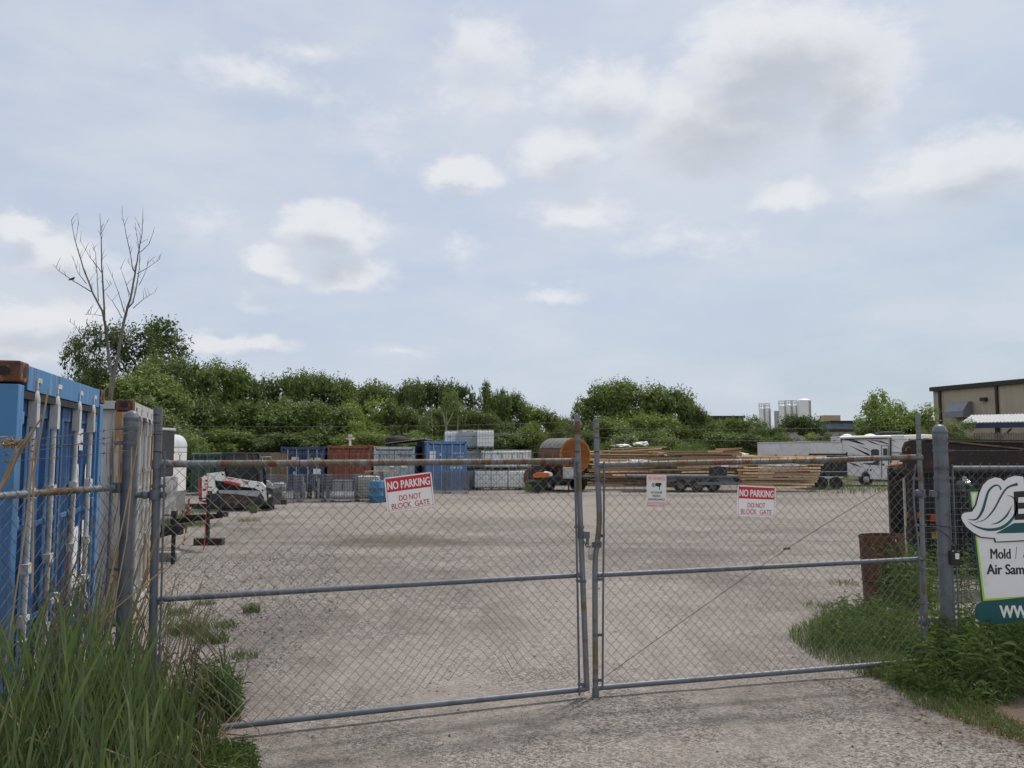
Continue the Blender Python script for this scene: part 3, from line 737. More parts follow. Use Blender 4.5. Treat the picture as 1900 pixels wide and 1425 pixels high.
def stroke(mb, pts, ws):
    pts = [Vector(p) for p in pts]; L = []; R = []
    q = []
    for i in range(len(pts)-1):
        p0 = pts[max(i-1, 0)]; p1 = pts[i]; p2 = pts[i+1]; p3 = pts[min(i+2, len(pts)-1)]
        for k in range(6):
            u = k/6; q.append((.5*((2*p1)+(p2-p0)*u+(2*p0-5*p1+4*p2-p3)*u*u+(3*p1-p0-3*p2+p3)*u**3), ws[i]*(1-u)+ws[i+1]*u))
    q.append((pts[-1], ws[-1]))
    for i, (p, w_) in enumerate(q):
        t_ = q[min(i+1, len(q)-1)][0]-q[max(i-1, 0)][0]; t_.normalize(); n_ = Vector((-t_.y, t_.x))
        L.append(p+n_*w_/2); R.append(p-n_*w_/2)
    for i in range(len(q)-1):
        a = sl([L[i], L[i+1], R[i+1], R[i]]); mb.add([(x, -.019, z) for x, z in a], [(0, 1, 2, 3), (3, 2, 1, 0)][:1])
mb = MB()
stroke(mb, [(228,490),(300,488),(348,420),(375,330),(400,260),(448,218),(482,224),(497,252)], [1,14,22,20,17,14,10,14])
stroke(mb, [(285,516),(370,488),(440,410),(500,300),(550,235),(630,205)], [1,8,14,15,14,20])
stroke(mb, [(235,505),(300,548),(400,572),(500,556),(575,500),(615,430),(620,365),(590,312),(545,298)], [1,12,22,24,22,17,12,8,1])
stroke(mb, [(415,530),(480,512),(540,460),(588,375)], [1,13,16,1])
stroke(mb, [(540,245),(580,225),(630,215)], [1,5,8])
mb.build('leaf_swirl', teal, sb)
mb = MB(); mb.add([(x, -.0190, z) for x, z in sl([(598,268),(1000,240),(1000,478),(605,495)])], [(0, 1, 2, 3)]); mb.build('letter_block', ink, sb)
mb = MB()
for (x0, za, zb) in ((634, 314, 357), (634, 406, 446)):
    mb.add([(x, -.0203, z) for x, z in sl([(x0, za), (900, za-14), (900, zb-14), (x0, zb)])], [(0, 1, 2, 3)])
mb.build('letter_bars', board_w, sb)
mb = MB(); mb.add([(x, -.0190, z) for x, z in sl([(455,602),(600,519),(1000,505),(1000,588)])], [(0, 1, 2, 3)]); mb.build('logo_stripe', teal, sb)
def ztext(s, x0, x1, y0, y1, mat, yy, bold): 
    (a, z1_), (b_, z0_) = sl([(x0, y0), (x1, y1)]); return text('lettering', s, a, b_, z0_, z1_, yy, mat, sb, bold)
ztext('Mold', 418, 580, 726, 806, ink, -.0078, .012); ztext('/', 612, 636, 710, 806, plain('sign_grey', (.12, .12, .13)), -.0078, -.01)
ztext('A', 680, 745, 716, 792, plain('sign_brown', (.20, .02, .015)), -.0078, .022)
ztext('Air Sampling', 388, 870, 850, 956, ink, -.0078, .012)
ztext('WWW', 490, 822, 1180, 1278, board_w, -.0128, .015)

# ------------------------------------------------------------------ shipping containers
def cmat(name, c, c2, worn, s=2.2):
    m = pmat(name, c, c2, s, (.5, .64), .5, 0, .12, 30, .16, (1, 1, .35), col3=worn, thr3=(.66, .72), scale3=7)
    t = NT(m.node_tree); b = t.n['Principled BSDF']; src = b.inputs['Base Color'].links[0].from_socket
    o = t.node('ShaderNodeTexCoord').outputs['Object']
    pale = tuple(min(.6, x*1.1+.16) for x in c); run = t.noise(t.scale(o, (9, 9, .35)), 1.6, 6, .65)
    q = t.mix(t.m('MULTIPLY', t.step(run, .52, .66), .6), src, pale)                                  # chalky runs
    q = t.mix(t.m('MULTIPLY', t.step(t.noise(t.scale(o, (14, 14, .5)), 1.3, 6, .6), .58, .66), .8), q, (.13, .065, .035))   # rust runs
    t.l.new(q, b.inputs['Base Color']); return m
c_blue = cmat('blue_container_paint', (.016, .088, .235), (.05, .16, .33), (.22, .25, .28))
c_blue_l = cmat('blue_container_frame', (.055, .175, .36), (.04, .13, .29), (.12, .07, .045))
c_grey = cmat('grey_container_paint', (.40, .40, .395), (.30, .285, .265), (.25, .12, .05))
c_grey_r = pmat('grey_post_rusted', (.38, .365, .34), (.30, .16, .07), 3.2, (.43, .52), .7, 0, .3, 40, .2, (3.5, 3.5, .35), col3=(.17, .07, .03), thr3=(.56, .64), scale3=4)
c_navy = cmat('navy_container_paint', (.018, .05, .13), (.03, .07, .16), (.07, .06, .06))
c_red = cmat('rust_red_container_paint', (.22, .06, .035), (.28, .10, .06), (.12, .04, .025))
c_pale = cmat('pale_container_paint', (.36, .42, .46), (.30, .35, .39), (.22, .17, .13))
c_mid = cmat('mid_blue_container_paint', (.085, .19, .40), (.065, .15, .33), (.16, .15, .16))
c_green = cmat('dark_green_paint', (.012, .055, .038), (.02, .07, .05), (.05, .04, .03))
rod_m = pmat('worn_white_rod', (.52, .52, .52), (.40, .39, .385), 9, (.44, .6), .65, 0, .4, 60, .2, (1, 1, .3), col3=(.13, .08, .06), thr3=(.64, .70), scale3=22)
gasket = plain('door_gasket', (.016, .016, .018), .8)
label_w = plain('label_white', (.70, .70, .70), .5)
def container(name, label, loc, rz, h, L, body, frame, cast, post=None, rods=(), detail=True, group=None, w=2.44, rodm=None, door_lift=0):
    o = thing(name, label, 'container', loc, rz, group)
    post = post or frame; rodm = rodm or rod_m; hw = w/2
    mb = MB()                                              # corrugated shell
    n = int(L/.14)
    for sx in (-1, 1):
        prof = []
        for i in range(n+1):
            y = .16+(L-.32)*i/n; d = .034 if (i % 4) in (1, 2) else 0
            prof.append((sx*(hw-.045-d), y))
        vs = [(x, y, .14) for x, y in prof]+[(x, y, h-.10) for x, y in prof]; m_ = len(prof)
        mb.add(vs, [(i, i+1, m_+i+1, m_+i) if sx > 0 else (i+1, i, m_+i, m_+i+1) for i in range(m_-1)])
    mb.box((0, L/2, h-.035), (w-.12, L-.2, .02)); mb.box((0, L-.05, h/2), (w-.3, .03, h-.3)); mb.box((0, L/2, .13), (w-.14, L-.2, .05))
    mb.build('body', body, o)
    mb = MB()
    for sx in (-1, 1):
        mb.box((sx*(hw-.03), L/2, h-.05), (.06, L-.36, .09)); mb.box((sx*(hw-.03), L/2, .07), (.06, L-.36, .14))
        mb.box((sx*(hw-.08), L-.08, h/2), (.16, .16, h-.25))
    mb.box((0, .055, h-.075), (w-.36, .11, .15)); mb.box((0, .06, .07), (w-.36, .12, .14)); mb.box((0, L-.05, h-.06), (w-.3, .1, .12))
    mb.build('frame', frame, o, bevel=.004)
    mb = MB()
    for sx in (-1, 1):
        mb = MB(); mb.box((sx*(hw-.06), .085, h/2), (.12, .17, h-.25)); mb.box((sx*(hw-.14), .045, h/2), (.045, .05, h-.4)); mb.build('corner_post', post, o, bevel=.006)
    for sx in (-1, 1):
        for y in (.081, L-.081):
            for z in (.059, h-.059+.008):
                if not detail and z < 1: continue
                mb = MB(); cx = sx*(hw-.089+.006)
                mb.box((cx, y, z), (.178, .178, .124)); ob = mb.build('corner_casting', cast, o, bevel=.012)
                if y < 1 and z > 1:
                    mb = MB(); k = 12
                    mb.prism([(cx+.030*cos(a)*(1), z+.034*sin(a)) for a in [2*pi*i/k for i in range(k)]], y-.0905, y-.088)
                    pts = [(y+.040*cos(a), z+.03*sin(a)) for a in [2*pi*i/k for i in range(k)]]
                    xx = cx+sx*.090
                    mb.build('casting_hole', gasket, ob); mb = MB()
                    mb.add([(xx, p, q) for p, q in pts], [list(range(k)) if sx > 0 else list(range(k))[::-1]])
                    mb.build('casting_hole', gasket, ob)
    # two doors with recessed corrugation, gaskets, lock rods
    dz0, dz1 = .16, h-.19; dw = hw-.165
    for sx in (-1, 1):
        x0 = .012 if sx > 0 else -dw; x1 = dw if sx > 0 else -.012
        mb = MB(); cols = 4; ph = (x1-x0)/(cols*2+1)
        prof = []
        for i in range(cols*2+1):
            dpt = .055 if i % 2 == 0 else .085
            prof += [(x0+ph*i+.012, dpt), (x0+ph*(i+1)-.012, dpt)]
        m_ = len(prof); za, zb = dz0+.06, dz1-.06
        mb.add([(x, y, za) for x, y in prof]+[(x, y, zb) for x, y in prof], [(i, i+1, m_+i+1, m_+i) for i in range(m_-1)])
        mb.box(((x0+x1)/2, .07, dz0+.05), (x1-x0, .05, .12)); mb.box(((x0+x1)/2, .07, dz1-.05), (x1-x0, .05, .12))
        for q in (.33, .62): mb.box(((x0+x1)/2, .052, dz0+(dz1-dz0)*q), (x1-x0-.04, .012, .035))
        mb.box((x0+.035, .071, (dz0+dz1)/2), (.07, .053, dz1-dz0-.2)); mb.box((x1-.035, .071, (dz0+dz1)/2), (.07, .053, dz1-dz0-.2))
        d = mb.build('door', body, o, bevel=.004 if detail else 0)
        mb = MB(); mb.box(((x0+x1)/2, .03, dz1+.012), (x1-x0+.05, .05, .045)); mb.box((0 if sx > 0 else -.001, .0535, (dz0+dz1)/2), (.035 if sx > 0 else .03, .02, dz1-dz0+.02))
        mb.build('gasket', gasket, d)
        for q in (.30, .78):
            x = x0+(x1-x0)*(q if sx > 0 else 1-q)
            mb = MB(); y = .018
            mb.tube([(x, y, dz0-.05), (x, y, dz1+.06)], .0185 if detail else .022, 10)
            if detail:
                for zc in (dz1-.03, dz0+.06):
                    s_ = 1 if zc > 1 else -1
                    mb.box((x, y-.004, zc-.06*s_), (.064, .05, .17)); mb.lathe([(.034, -.02), (.036, 0), (.026, .05), (.018, .055), (.018, .075), (.024, .08), (.024, .095)][::1], 10, (x, y, zc+.03 if s_ > 0 else zc-.16))
                    mb.box((x+.012, y-.012, zc+.145*s_ if s_ > 0 else zc-.14), (.085, .035, .03)); mb.box((x-.03, y-.008, (zc+.12) if s_ > 0 else zc-.10), (.022, .04, .06))
                for q2 in (.28, .5, .72): mb.box((x, y-.002, dz0+(dz1-dz0)*q2), (.09, .046, .06))
            rd = mb.build('lock_rod', rodm, d)
            if detail:
                mb = MB(); zz = dz0+(dz1-dz0)*.36; dx = .16 if q < .5 else -.16
                mb.bar((x, y-.03, zz), (x+dx, y-.03, zz), .012, .032); mb.box((x+dx, y-.026, zz), (.05, .03, .07)); mb.build('handle', rodm, d)
        if detail:
            mb = MB()
            for q in (.06, .34, .64, .94):
                z = dz0+(dz1-dz0)*q; xx = (x1 if sx > 0 else x0)
                mb.box((xx+sx*.012, .036, z), (.13, .035, .075)); mb.tube([(xx+sx*.075, .022, z-.05), (xx+sx*.075, .022, z+.05)], .02, 8)
            mb.build('hinge', frame, d, bevel=.004)
    return o
def place_by_px(pxN, YN, pxF, YF):
    N = P(pxN, 800, YN); Fp = P(pxF, 800, YF); d = Vector((Fp.x-N.x, Fp.y-N.y, 0)); d.normalize()
    return N, d
N, d = place_by_px(30, 4.62, 192, 7.0)
ctr = Vector((N.x, N.y, 0))+d*1.22
zt = P(30, 666, 4.62).z; CH = 2.44
cb = container('shipping_container', 'blue shipping container with white lock rods and rusty corner castings, nearest on the left', (ctr.x, ctr.y, zt-CH-.02), atan2(d.y, d.x), CH, 6.06, c_blue, c_blue_l, rust, c_blue_l)
# numbers and notices on its right-hand door
text('marking', 'III|||', .50, .72, 1.93, 2.10, .050, label_w, cb, .02); text('marking', '70', .48, .62, 1.66, 1.82, .050, label_w, cb, .02); text('marking', '0', .86, .95, 1.66, 1.82, .050, label_w, cb, .02)
mb = MB(); mb.box((.60, .0505, .98), (.20, .003, .70)); mb.box((.89, .0505, 1.05), (.12, .003, .62)); mb.build('notice', label_w, cb)
mb = MB(); mb.prism([(-.42, .62), (-.30, .62), (-.33, .42), (-.36, .40), (-.40, .44)], .048, .0505); mb.build('torn_sticker', label_w, cb)
N, d = place_by_px(244, 9.0, 285, 11.25)
ctr = Vector((N.x, N.y, 0))+d*1.22; zt = P(244, 742, 9.0).z
cgy = container('shipping_container', 'grey shipping container with rust streaked corner post, behind the blue one on the left', (ctr.x, ctr.y, zt-2.59), atan2(d.y, d.x), 2.58, 6.06, c_grey, c_grey, rust, c_grey_r, rodm=c_grey)

YC = 45.0
def far_container(px0, px1, ytop, Y, label, body, rz=0.0, h=None, L=6.06, rodm=None, zb=None):
    a = P(px0, ytop, Y); b_ = P(px1, ytop, Y); zb = gz(Y) if zb is None else zb
    c = (a+b_)/2
    return container('shipping_container', label, (c.x, c.y, zb), rz, a.z-zb, L, body, body, body, detail=False, rodm=rodm or body, w=(b_.x-a.x)/max(.6, cos(rz)))
grey_rod = pmat('grey_rod', (.45, .46, .47), None, 5, (.5, .6), .5)
cn = far_container(521.5, 601, 829.3, YC, 'navy blue container end with silver lock rods, leftmost of the far row', c_navy, radians(2), rodm=grey_rod)
cr = far_container(608, 689, 827, YC+.6, 'rust red shipping container in the far row under the white pipe', c_red, radians(1))
cp = far_container(694, 769.5, 829, YC, 'pale grey shipping container beside the corrugated lean-to roof', c_pale, radians(1))
cm = far_container(793, 866, 818.8, YC-1, 'mid blue shipping container next to the stacked white liquid totes', c_mid, radians(12), rodm=pmat('blue_rod', (.30, .40, .54), None, 5, (.5, .6), .5))
def panel(o, x0, x1, z0, z1, mat, name='notice', y=.040):
    mb = MB(); mb.box(((x0+x1)/2, y, (z0+z1)/2), (x1-x0, .004, z1-z0)); return mb.build(name, mat, o)
panel(cn, -.60, -.20, 1.58, 1.88, plain('pink_notice', (.66, .50, .52))); text('marking', 'CLU', .30, .56, 1.72, 1.83, .038, label_w, cn, .02); text('marking', '427806', .68, 1.02, 1.72, 1.83, .038, label_w, cn, .02)
panel(cn, .62, 1.06, .92, 1.22, label_w); mb = MB(); mb.prism([(.26, .96), (.44, .96), (.35, 1.16)], .036, .040); mb.build('warning_triangle', plain('sign_yellow', (.55, .30, .02)), cn)
mb = MB(); mb.lathe([(.10, -.002), (.10, .002)], 16, (-.42, .038, .98), axis='Y'); mb.build('round_emblem', plain('emblem_blue', (.30, .42, .58)), cn)
text('marking', 'MXU 401 882', .25, .98, 1.90, 2.00, .038, ink, cp, .01); text('marking', 'LT CT', -1.0, -.35, 1.86, 2.0, .038, ink, cp, .005); panel(cp, -.32, .0, 1.3, 1.62, label_w); panel(cp, .35, .75, 1.28, 1.56, label_w)
panel(cm, -1.0, -.62, 1.45, 2.2, label_w); panel(cm, -.40, -.28, 1.95, 2.08, label_w); text('marking', 'UES 645347', .30, 1.02, 2.02, 2.11, .038, label_w, cm, .01); text('marking', '4561', .62, .95, 1.86, 1.95, .038, label_w, cm, .01)
text('marking', 'MGW  30480', .20, .86, 1.22, 1.36, .038, label_w, cm, .01)
# lean-to roof, tarpaulin heap and white standpipe on top of the row
a = P(722, 824, YC+2); b_ = P(795, 815.5, YC+2)
lr = thing('lean_to_roof', 'dark corrugated lean-to roof sloping between the pale and mid blue containers', 'roof', (a+b_)/2)
mb = MB(); n = 44; L = (b_-a).length; sl_ = atan2(b_.z-a.z, b_.x-a.x)
vs = []
for j in (0, 1):
    for yy in (-1.8, 2.6):
        for i in range(n+1):
            x = -L/2+L*i/n; vs.append((x*cos(sl_), yy, x*sin(sl_)+(.05 if i % 2 else 0)-.02*j))
m_ = n+1
fs = [(i, i+1, m_+i+1, m_+i) for i in range(n)]+[(2*m_+i+1, 2*m_+i, 3*m_+i, 3*m_+i+1) for i in range(n)]+[(i+1, i, 2*m_+i, 2*m_+i+1) for i in range(n)]
mb.add(vs, fs); mb.build('corrugated_sheet', pmat('roof_sheet', (.11, .105, .10), (.06, .05, .045), 5, (.5, .6), .7, .2), lr)
mb = MB()
for x in (-L/2+.25, L/2-.15): mb.bar((x, -1.5, gz(YC)-lr.location.z), (x, -1.5, x*sin(sl_)-.02), .09, .09)
mb.build('post', wood_dark, lr)
def lump(mb, c, r, seed, sub=3, amp=.25, flat=1.0):
    bm = bmesh.new(); bmesh.ops.create_icosphere(bm, subdivisions=sub, radius=1)
    for v in bm.verts:
        q = v.co*1.6+Vector((seed, 0, 0)); k = 1+amp*mnoise.noise(q)+amp*.5*mnoise.noise(q*2.7)
        v.co = Vector((v.co.x*r[0]*k, v.co.y*r[1]*k, max(-.35, v.co.z)*r[2]*k))+Vector(c)
    b0 = {v: i for i, v in enumerate(bm.verts)}
    mb.add([v.co.copy() for v in bm.verts], [[b0[v] for v in f.verts] for f in bm.faces], 0, True); bm.free()
q = P(736, 821, YC+2.5); tp = thing('tarpaulin_heap', 'dark tarpaulin heap lying on the lean-to roof', 'tarpaulin', q)
mb = MB(); lump(mb, (0, 0, .1), (.8, .7, .3), 3); mb.build('cover', rubber, tp)
q = P(649.5, 827, YC+1.5); wp = thing('standpipe', 'white pipe fitting with cross arms standing above the rust red container', 'pipe', q)
mb = MB(); mb.tube([(0, 0, -.1), (0, 0, .62)], .07, 10); mb.build('pipe', white_p, wp)
mb = MB(); mb.tube([(-.24, 0, .40), (.24, 0, .40)], .06, 10); mb.tube([(0, 0, .52), (0, 0, .66)], .12, 10); mb.tube([(0, 0, .34), (0, 0, .46)], .11, 10); mb.build('valve', pmat('old_white', (.55, .56, .5), (.45, .44, .36), 8), wp)

# dark green skips / sheds and clutter behind the skid steer
q = P(416, 850, 40); gs_ = thing('green_skip', 'long dark green steel skip behind the track loader', 'skip', (q.x, 40, gz(40)))
zt = P(400, 843, 40).z-gz(40); hw = (P(478, 850, 40).x-P(352, 850, 40).x)/2
mb = MB(); mb.box((0, 1.1, zt/2+.1), (2*hw-.1, 2.1, zt-.25)); mb.build('body', c_green, gs_, bevel=.02)
mb = MB()
for i in range(7): mb.box((-hw+.1+i*(2*hw-.2)/6, .03, zt/2+.05), (.10, .1, zt-.2))
mb.box((0, .02, zt-.06), (2*hw, .14, .12)); mb.box((0, .02, .18), (2*hw, .12, .12)); mb.build('rib', c_green, gs_, bevel=.01)
mb = MB(); mb.box((-hw*.45, 1.0, zt+.05), (hw*1.0, 2.2, .07)); mb.build('lid', pmat('pale_green', (.18, .27, .24), (.12, .2, .17), 4), gs_)
q = P(455, 850, 37); rk = thing('wire_rack', 'tall white and dark wire rack standing behind the track loader cab', 'rack', (q.x, 37, gz(37)))
mb = MB(); hw = .95; hh = P(455, 848, 37).z-gz(37)
for i in range(6): mb.tube([(-hw, 0, hh*i/5), (hw, 0, hh*i/5)], .018, 5)
for i in range(14): mb.tube([(-hw+2*hw*i/13, 0, 0), (-hw+2*hw*i/13, 0, hh)], .010 if i % 4 else .022, 5)
for x in (-hw, hw): mb.tube([(x, .8, 0), (x, .8, hh)], .025, 6); mb.tube([(x, 0, hh), (x, .8, hh)], .02, 5)
mb.build('frame', grey_p, rk)
mb = MB()
for z in (.1, .4, .8): mb.box((0, .4, hh*z+.1), (1.7, .7, .3))
mb.build('load', black, rk)
q = P(467, 845, 36.5); ld_ = thing('ladder', 'white metal ladder lying on top beside the track loader', 'ladder', (q.x, 36.5, P(467, 884, 36.5).z))
mb = MB(); hh = P(467, 848, 36.5).z-P(467, 884, 36.5).z
for x in (-.3, .3): mb.bar((x, 0, 0), (x, .15, hh), .04, .05)
for i in range(7): mb.tube([(-.3, .02*i, hh*(i+.5)/7), (.3, .02*i, hh*(i+.5)/7)], .015, 5)
mb.build('frame', white_p, ld_)
q = P(500, 880, 41); pw = thing('plywood_stack', 'brown plywood sheets leaning left of the navy container', 'plywood', (q.x, 41, gz(41)))
for i in range(3):
    mb = MB(); mb.box((-.1+.15*i, .12*i, 1.05), (1.25, .03, 2.1-.1*i), R=Matrix.Rotation(.06, 3, 'X')); mb.build('sheet', pmat('plywood', (.20, .16, .11), (.15, .11, .07), 2, (.45, .6), .8) if i == 0 else lumber_old, pw)

# ------------------------------------------------------------------ wire cages and liquid totes
def grid_cage(mb, w, d, z0, z1, nx, nd, nz, r, top=False):
    for k in range(nz+1):
        z = z0+(z1-z0)*k/nz
        mb.tube([(-w/2, -d/2, z), (w/2, -d/2, z), (w/2, d/2, z), (-w/2, d/2, z), (-w/2, -d/2, z)], r, 4, caps=False, smooth=False)
    for i in range(nx+1):
        x = -w/2+w*i/nx
        for y in (-d/2, d/2): mb.tube([(x, y, z0), (x, y, z1)], r, 4, caps=False, smooth=False)
    for i in range(1, nd):
        y = -d/2+d*i/nd
        for x in (-w/2, w/2): mb.tube([(x, y, z0), (x, y, z1)], r, 4, caps=False, smooth=False)
def make_tote(label):
    o = thing('liquid_tote', label, 'liquid tote', group='white liquid totes stacked in the yard')
    mb = MB()
    for i in range(3):
        mb.prism(rpoly(.315, .92, .07, 4, -.315+.315*i, .62), -.55, .55)
    mb.prism(rpoly(.9, .84, .05, 3, 0, .62), -.54, .54)
    mb.build('bottle', white_plastic, o, bevel=.05, seg=3)
    mb = MB(); mb.lathe([(.13, 1.06), (.13, 1.12), (.10, 1.13), (0, 1.13)], 14); mb.build('lid', plain('lid_black', (.03, .03, .03)), o)
    mb = MB(); grid_cage(mb, .99, 1.19, .14, 1.13, 6, 6, 4, .009)
    mb.build('cage', grey_alu, o)
    mb = MB()
    for x in (-.45, 0, .45):
        mb.box((x, 0, .02), (.1, 1.18, .03))
        for y in (-.52, 0, .52): mb.box((x, y, .07), (.1, .14, .08))
    mb.box((0, 0, .125), (.98, 1.18, .03)); mb.build('pallet', pmat('pallet_grey', (.12, .12, .12), (.2, .18, .15), 4), o)
    return o
TOTES = [ # px centre, base y, Y, label
 (896,910,46.5,'white liquid tote on the ground at the front, nearest the mid blue container'),(927,910,46.5,'white liquid tote on the ground with a round smudge, middle of the front row'),(958,910,46.5,'white liquid tote on the ground at the right of the front row'),
 (979.5,909,47.8,'white liquid tote half hidden behind the orange machine'),
 (915,874,47.0,'second tier white tote directly over the gap of the first two'),(943,874,47.0,'second tier white tote in the middle of the stack'),(968,872,47.4,'second tier white tote at the right end of the stack, tallest there'),
 (900.5,841,47.0,'topmost white tote at the right of the third tier'),(840,842,48.6,'white tote seen just above the mid blue container roof')]
proto = make_tote(TOTES[0][3])
for i, (px, yb, Y, lab) in enumerate(TOTES):
    o = proto if i == 0 else copy_tree(proto)
    q = P(px, yb, Y); tier = 0 if yb > 890 else (1 if yb > 850 else 2)
    z = gz(Y)+1.16*tier
    o.location = (q.x, Y, z); o.rotation_euler.z = [.04, -.02, .03, .2, .0, .05, -.2, .03, .1][i]; o['label'] = lab
for i, (px, tier, lab) in enumerate(((873, 0, 'grey caged tote on the ground beside the mid blue container door'), (874, 1, 'grey caged tote on the second tier beside the white totes'), (867, 2, 'grey topped caged tote, highest of the stack by the blue container'))):
    o = copy_tree(proto); Y = 47.6; q = P(px, 870, Y); o.location = (q.x, Y, gz(Y)+1.16*tier); o['label'] = lab; o.rotation_euler.z = .35
    for ch in kids(o):
        if ch.name.startswith('bottle'): ch.data = ch.data.copy(); ch.data.materials[0] = pmat('grey_plastic_%d' % i, (.42, .45, .47), (.34, .36, .38), 3)
        if ch.name.startswith('lid') and tier == 2:
            me = ch.data.copy(); ch.data = me; me.materials[0] = grey_p
            for v in me.vertices: v.co.x *= 3.8; v.co.y *= 4.2; v.co.z = v.co.z*1.02
for i, (px, tier, lab) in enumerate(((852, 2, 'grey tote on the third tier behind the mid blue container roof'), (885, 1, 'pale tote half hidden on the second tier beside the grey one'))):
    o = copy_tree(proto); Y = 48.9; q = P(px, 870, Y); o.location = (q.x, Y, gz(Y)+1.16*tier); o['label'] = lab
def make_cage(label):
    o = thing('wire_cage', label, 'wire cage', group='wire cages before the far containers')
    mb = MB(); grid_cage(mb, 1.16, 1.0, .14, 1.12, 11, 8, 8, .009)
    for x in (-.58, .58):
        for y in (-.5, .5): mb.tube([(x, y, .0), (x, y, 1.14)], .022, 6)
    mb.build('mesh_sides', galv, o)
    mb = MB()
    for y in (-.5, 0, .5): mb.box((0, y, .11), (1.18, .06, .05))
    for x in (-.5, .5): mb.box((x, 0, .05), (.08, 1.0, .08))
    mb.build('base', grey_p, o)
    return o
cg = make_cage('grey wire cage holding grey drums, left of the row beside the loader')
for i, (px, Y, lab, conts) in enumerate(((529, 33.5, None, 'drums'), (579, 34.0, 'grey wire cage with dark bundled pipes before the navy container', 'pipes'), (637, 34.0, 'grey wire cage with a white roll on its base before the red container', 'roll'),
        (683, 34.6, 'grey wire cage with cream tote inside, next to the blue drums', 'tote'), (815, 42.0, 'empty wire cage leaning at the mid blue container doors, left one', None), (847, 42.0, 'empty wire cage at the mid blue container doors, right one', None))):
    o = cg if i == 0 else copy_tree(cg); q = P(px, 900, Y); o.location = (q.x, Y, gz(Y)); o.rotation_euler.z = .05*(i-2)
    if lab: o['label'] = lab
    if conts == 'drums':
        d_ = thing('plastic_drum', 'grey plastic drum inside the leftmost wire cage', 'drum', (q.x-.25, Y, gz(Y)+.14)); mb = MB()
        mb.lathe([(.24, 0), (.28, .03), (.28, .3), (.265, .32), (.28, .34), (.28, .62), (.24, .66), (0, .66)], 18); mb.build('shell', grey_p, d_)
        mb = MB(); mb.tube([(.1, 0, .66), (.1, 0, .7)], .04, 8); mb.build('bung', white_p, d_)
    if conts == 'pipes':
        d_ = thing('pipe_bundle', 'dark upright pipes bundled in the second wire cage', 'pipes', (q.x, Y, gz(Y)+.14)); rr = random.Random(4)
        for k in range(9):
            x = rr.uniform(-.45, .45); y = rr.uniform(-.35, .35); mb = MB(); mb.tube([(x, y, 0), (x+rr.uniform(-.06, .06), y, rr.uniform(.6, .98))], .05, 8); mb.build('pipe', black if k % 3 else grey_p, d_)
    if conts == 'roll':
        d_ = thing('plastic_roll', 'white plastic wrapped roll at the foot of the wire cage', 'roll', (q.x, Y-.05, gz(Y)+.28)); mb = MB(); mb.lathe([(.08, -.5), (.14, -.48), (.15, 0), (.14, .48), (.08, .5)], 14, axis='X'); mb.build('wrap', white_p, d_)
        for k, xx in enumerate((-.25, .2)):
            d_ = thing('grey_bin', 'grey plastic bin inside the third wire cage, %s one' % ('left' if k == 0 else 'right'), 'bin', (q.x+xx, Y+.15, gz(Y)+.14)); mb = MB(); mb.box((0, 0, .36), (.38, .5, .7)); mb.build('shell', grey_p, d_, bevel=.03)
            mb = MB(); mb.box((0, 0, .73), (.42, .54, .05)); mb.build('lid', plain('bin_lid_%d' % k, (.16, .18, .2)), d_, bevel=.01)
    if conts == 'tote':
        d_ = thing('cream_tank', 'cream plastic tank inside the cage beside the blue drums', 'tank', (q.x, Y, gz(Y)+.14)); mb = MB(); mb.prism(rpoly(1.0, .9, .1, 4, 0, .47), -.42, .42); mb.build('shell', pmat('cream_plastic', (.55, .53, .46), (.48, .46, .4), 3), d_, bevel=.04)
        mb = MB(); mb.lathe([(.12, .9), (.12, .96), (0, .96)], 12); mb.build('lid', plain('tank_lid', (.5, .5, .48)), d_)
drum_b = pmat('blue_plastic', (.03, .13, .25), (.04, .16, .30), 3)
for k, (px, Y) in enumerate(((698.5, 33.2), (709, 33.9))):
    q = P(px, 900, Y); d_ = thing('blue_drum', ('front blue plastic drum left of the no parking sign', 'rear blue plastic drum half behind the no parking sign')[k], 'drum', (q.x, Y, gz(Y)), group='blue drums')
    mb = MB(); mb.lathe([(.26, 0), (.29, .03), (.29, .28), (.305, .30), (.29, .32), (.29, .58), (.305, .6), (.29, .62), (.29, .86), (.26, .89), (0, .89)], 20); mb.build('shell', drum_b, d_)
    mb = MB(); mb.tube([(.12, -.05, .89), (.12, -.05, .93)], .035, 8); mb.tube([(-.12, .05, .89), (-.12, .05, .93)], .035, 8); mb.build('bung', white_p, d_)
q = P(725, 868, 36); pl_ = thing('pallet', 'worn wooden pallet lying above the cream tank and drums', 'pallet', (q.x-.3, 35.2, gz(35)+1.14))
for i in range(6):
    mb = MB(); mb.box((0, -.5+i*.2, .11), (1.3, .12, .025)); mb.build('deck_board', lumber_old, pl_)
for x in (-.58, 0, .58):
    mb = MB(); mb.box((x, 0, .05), (.06, 1.1, .09)); mb.build('stringer', lumber_old, pl_)

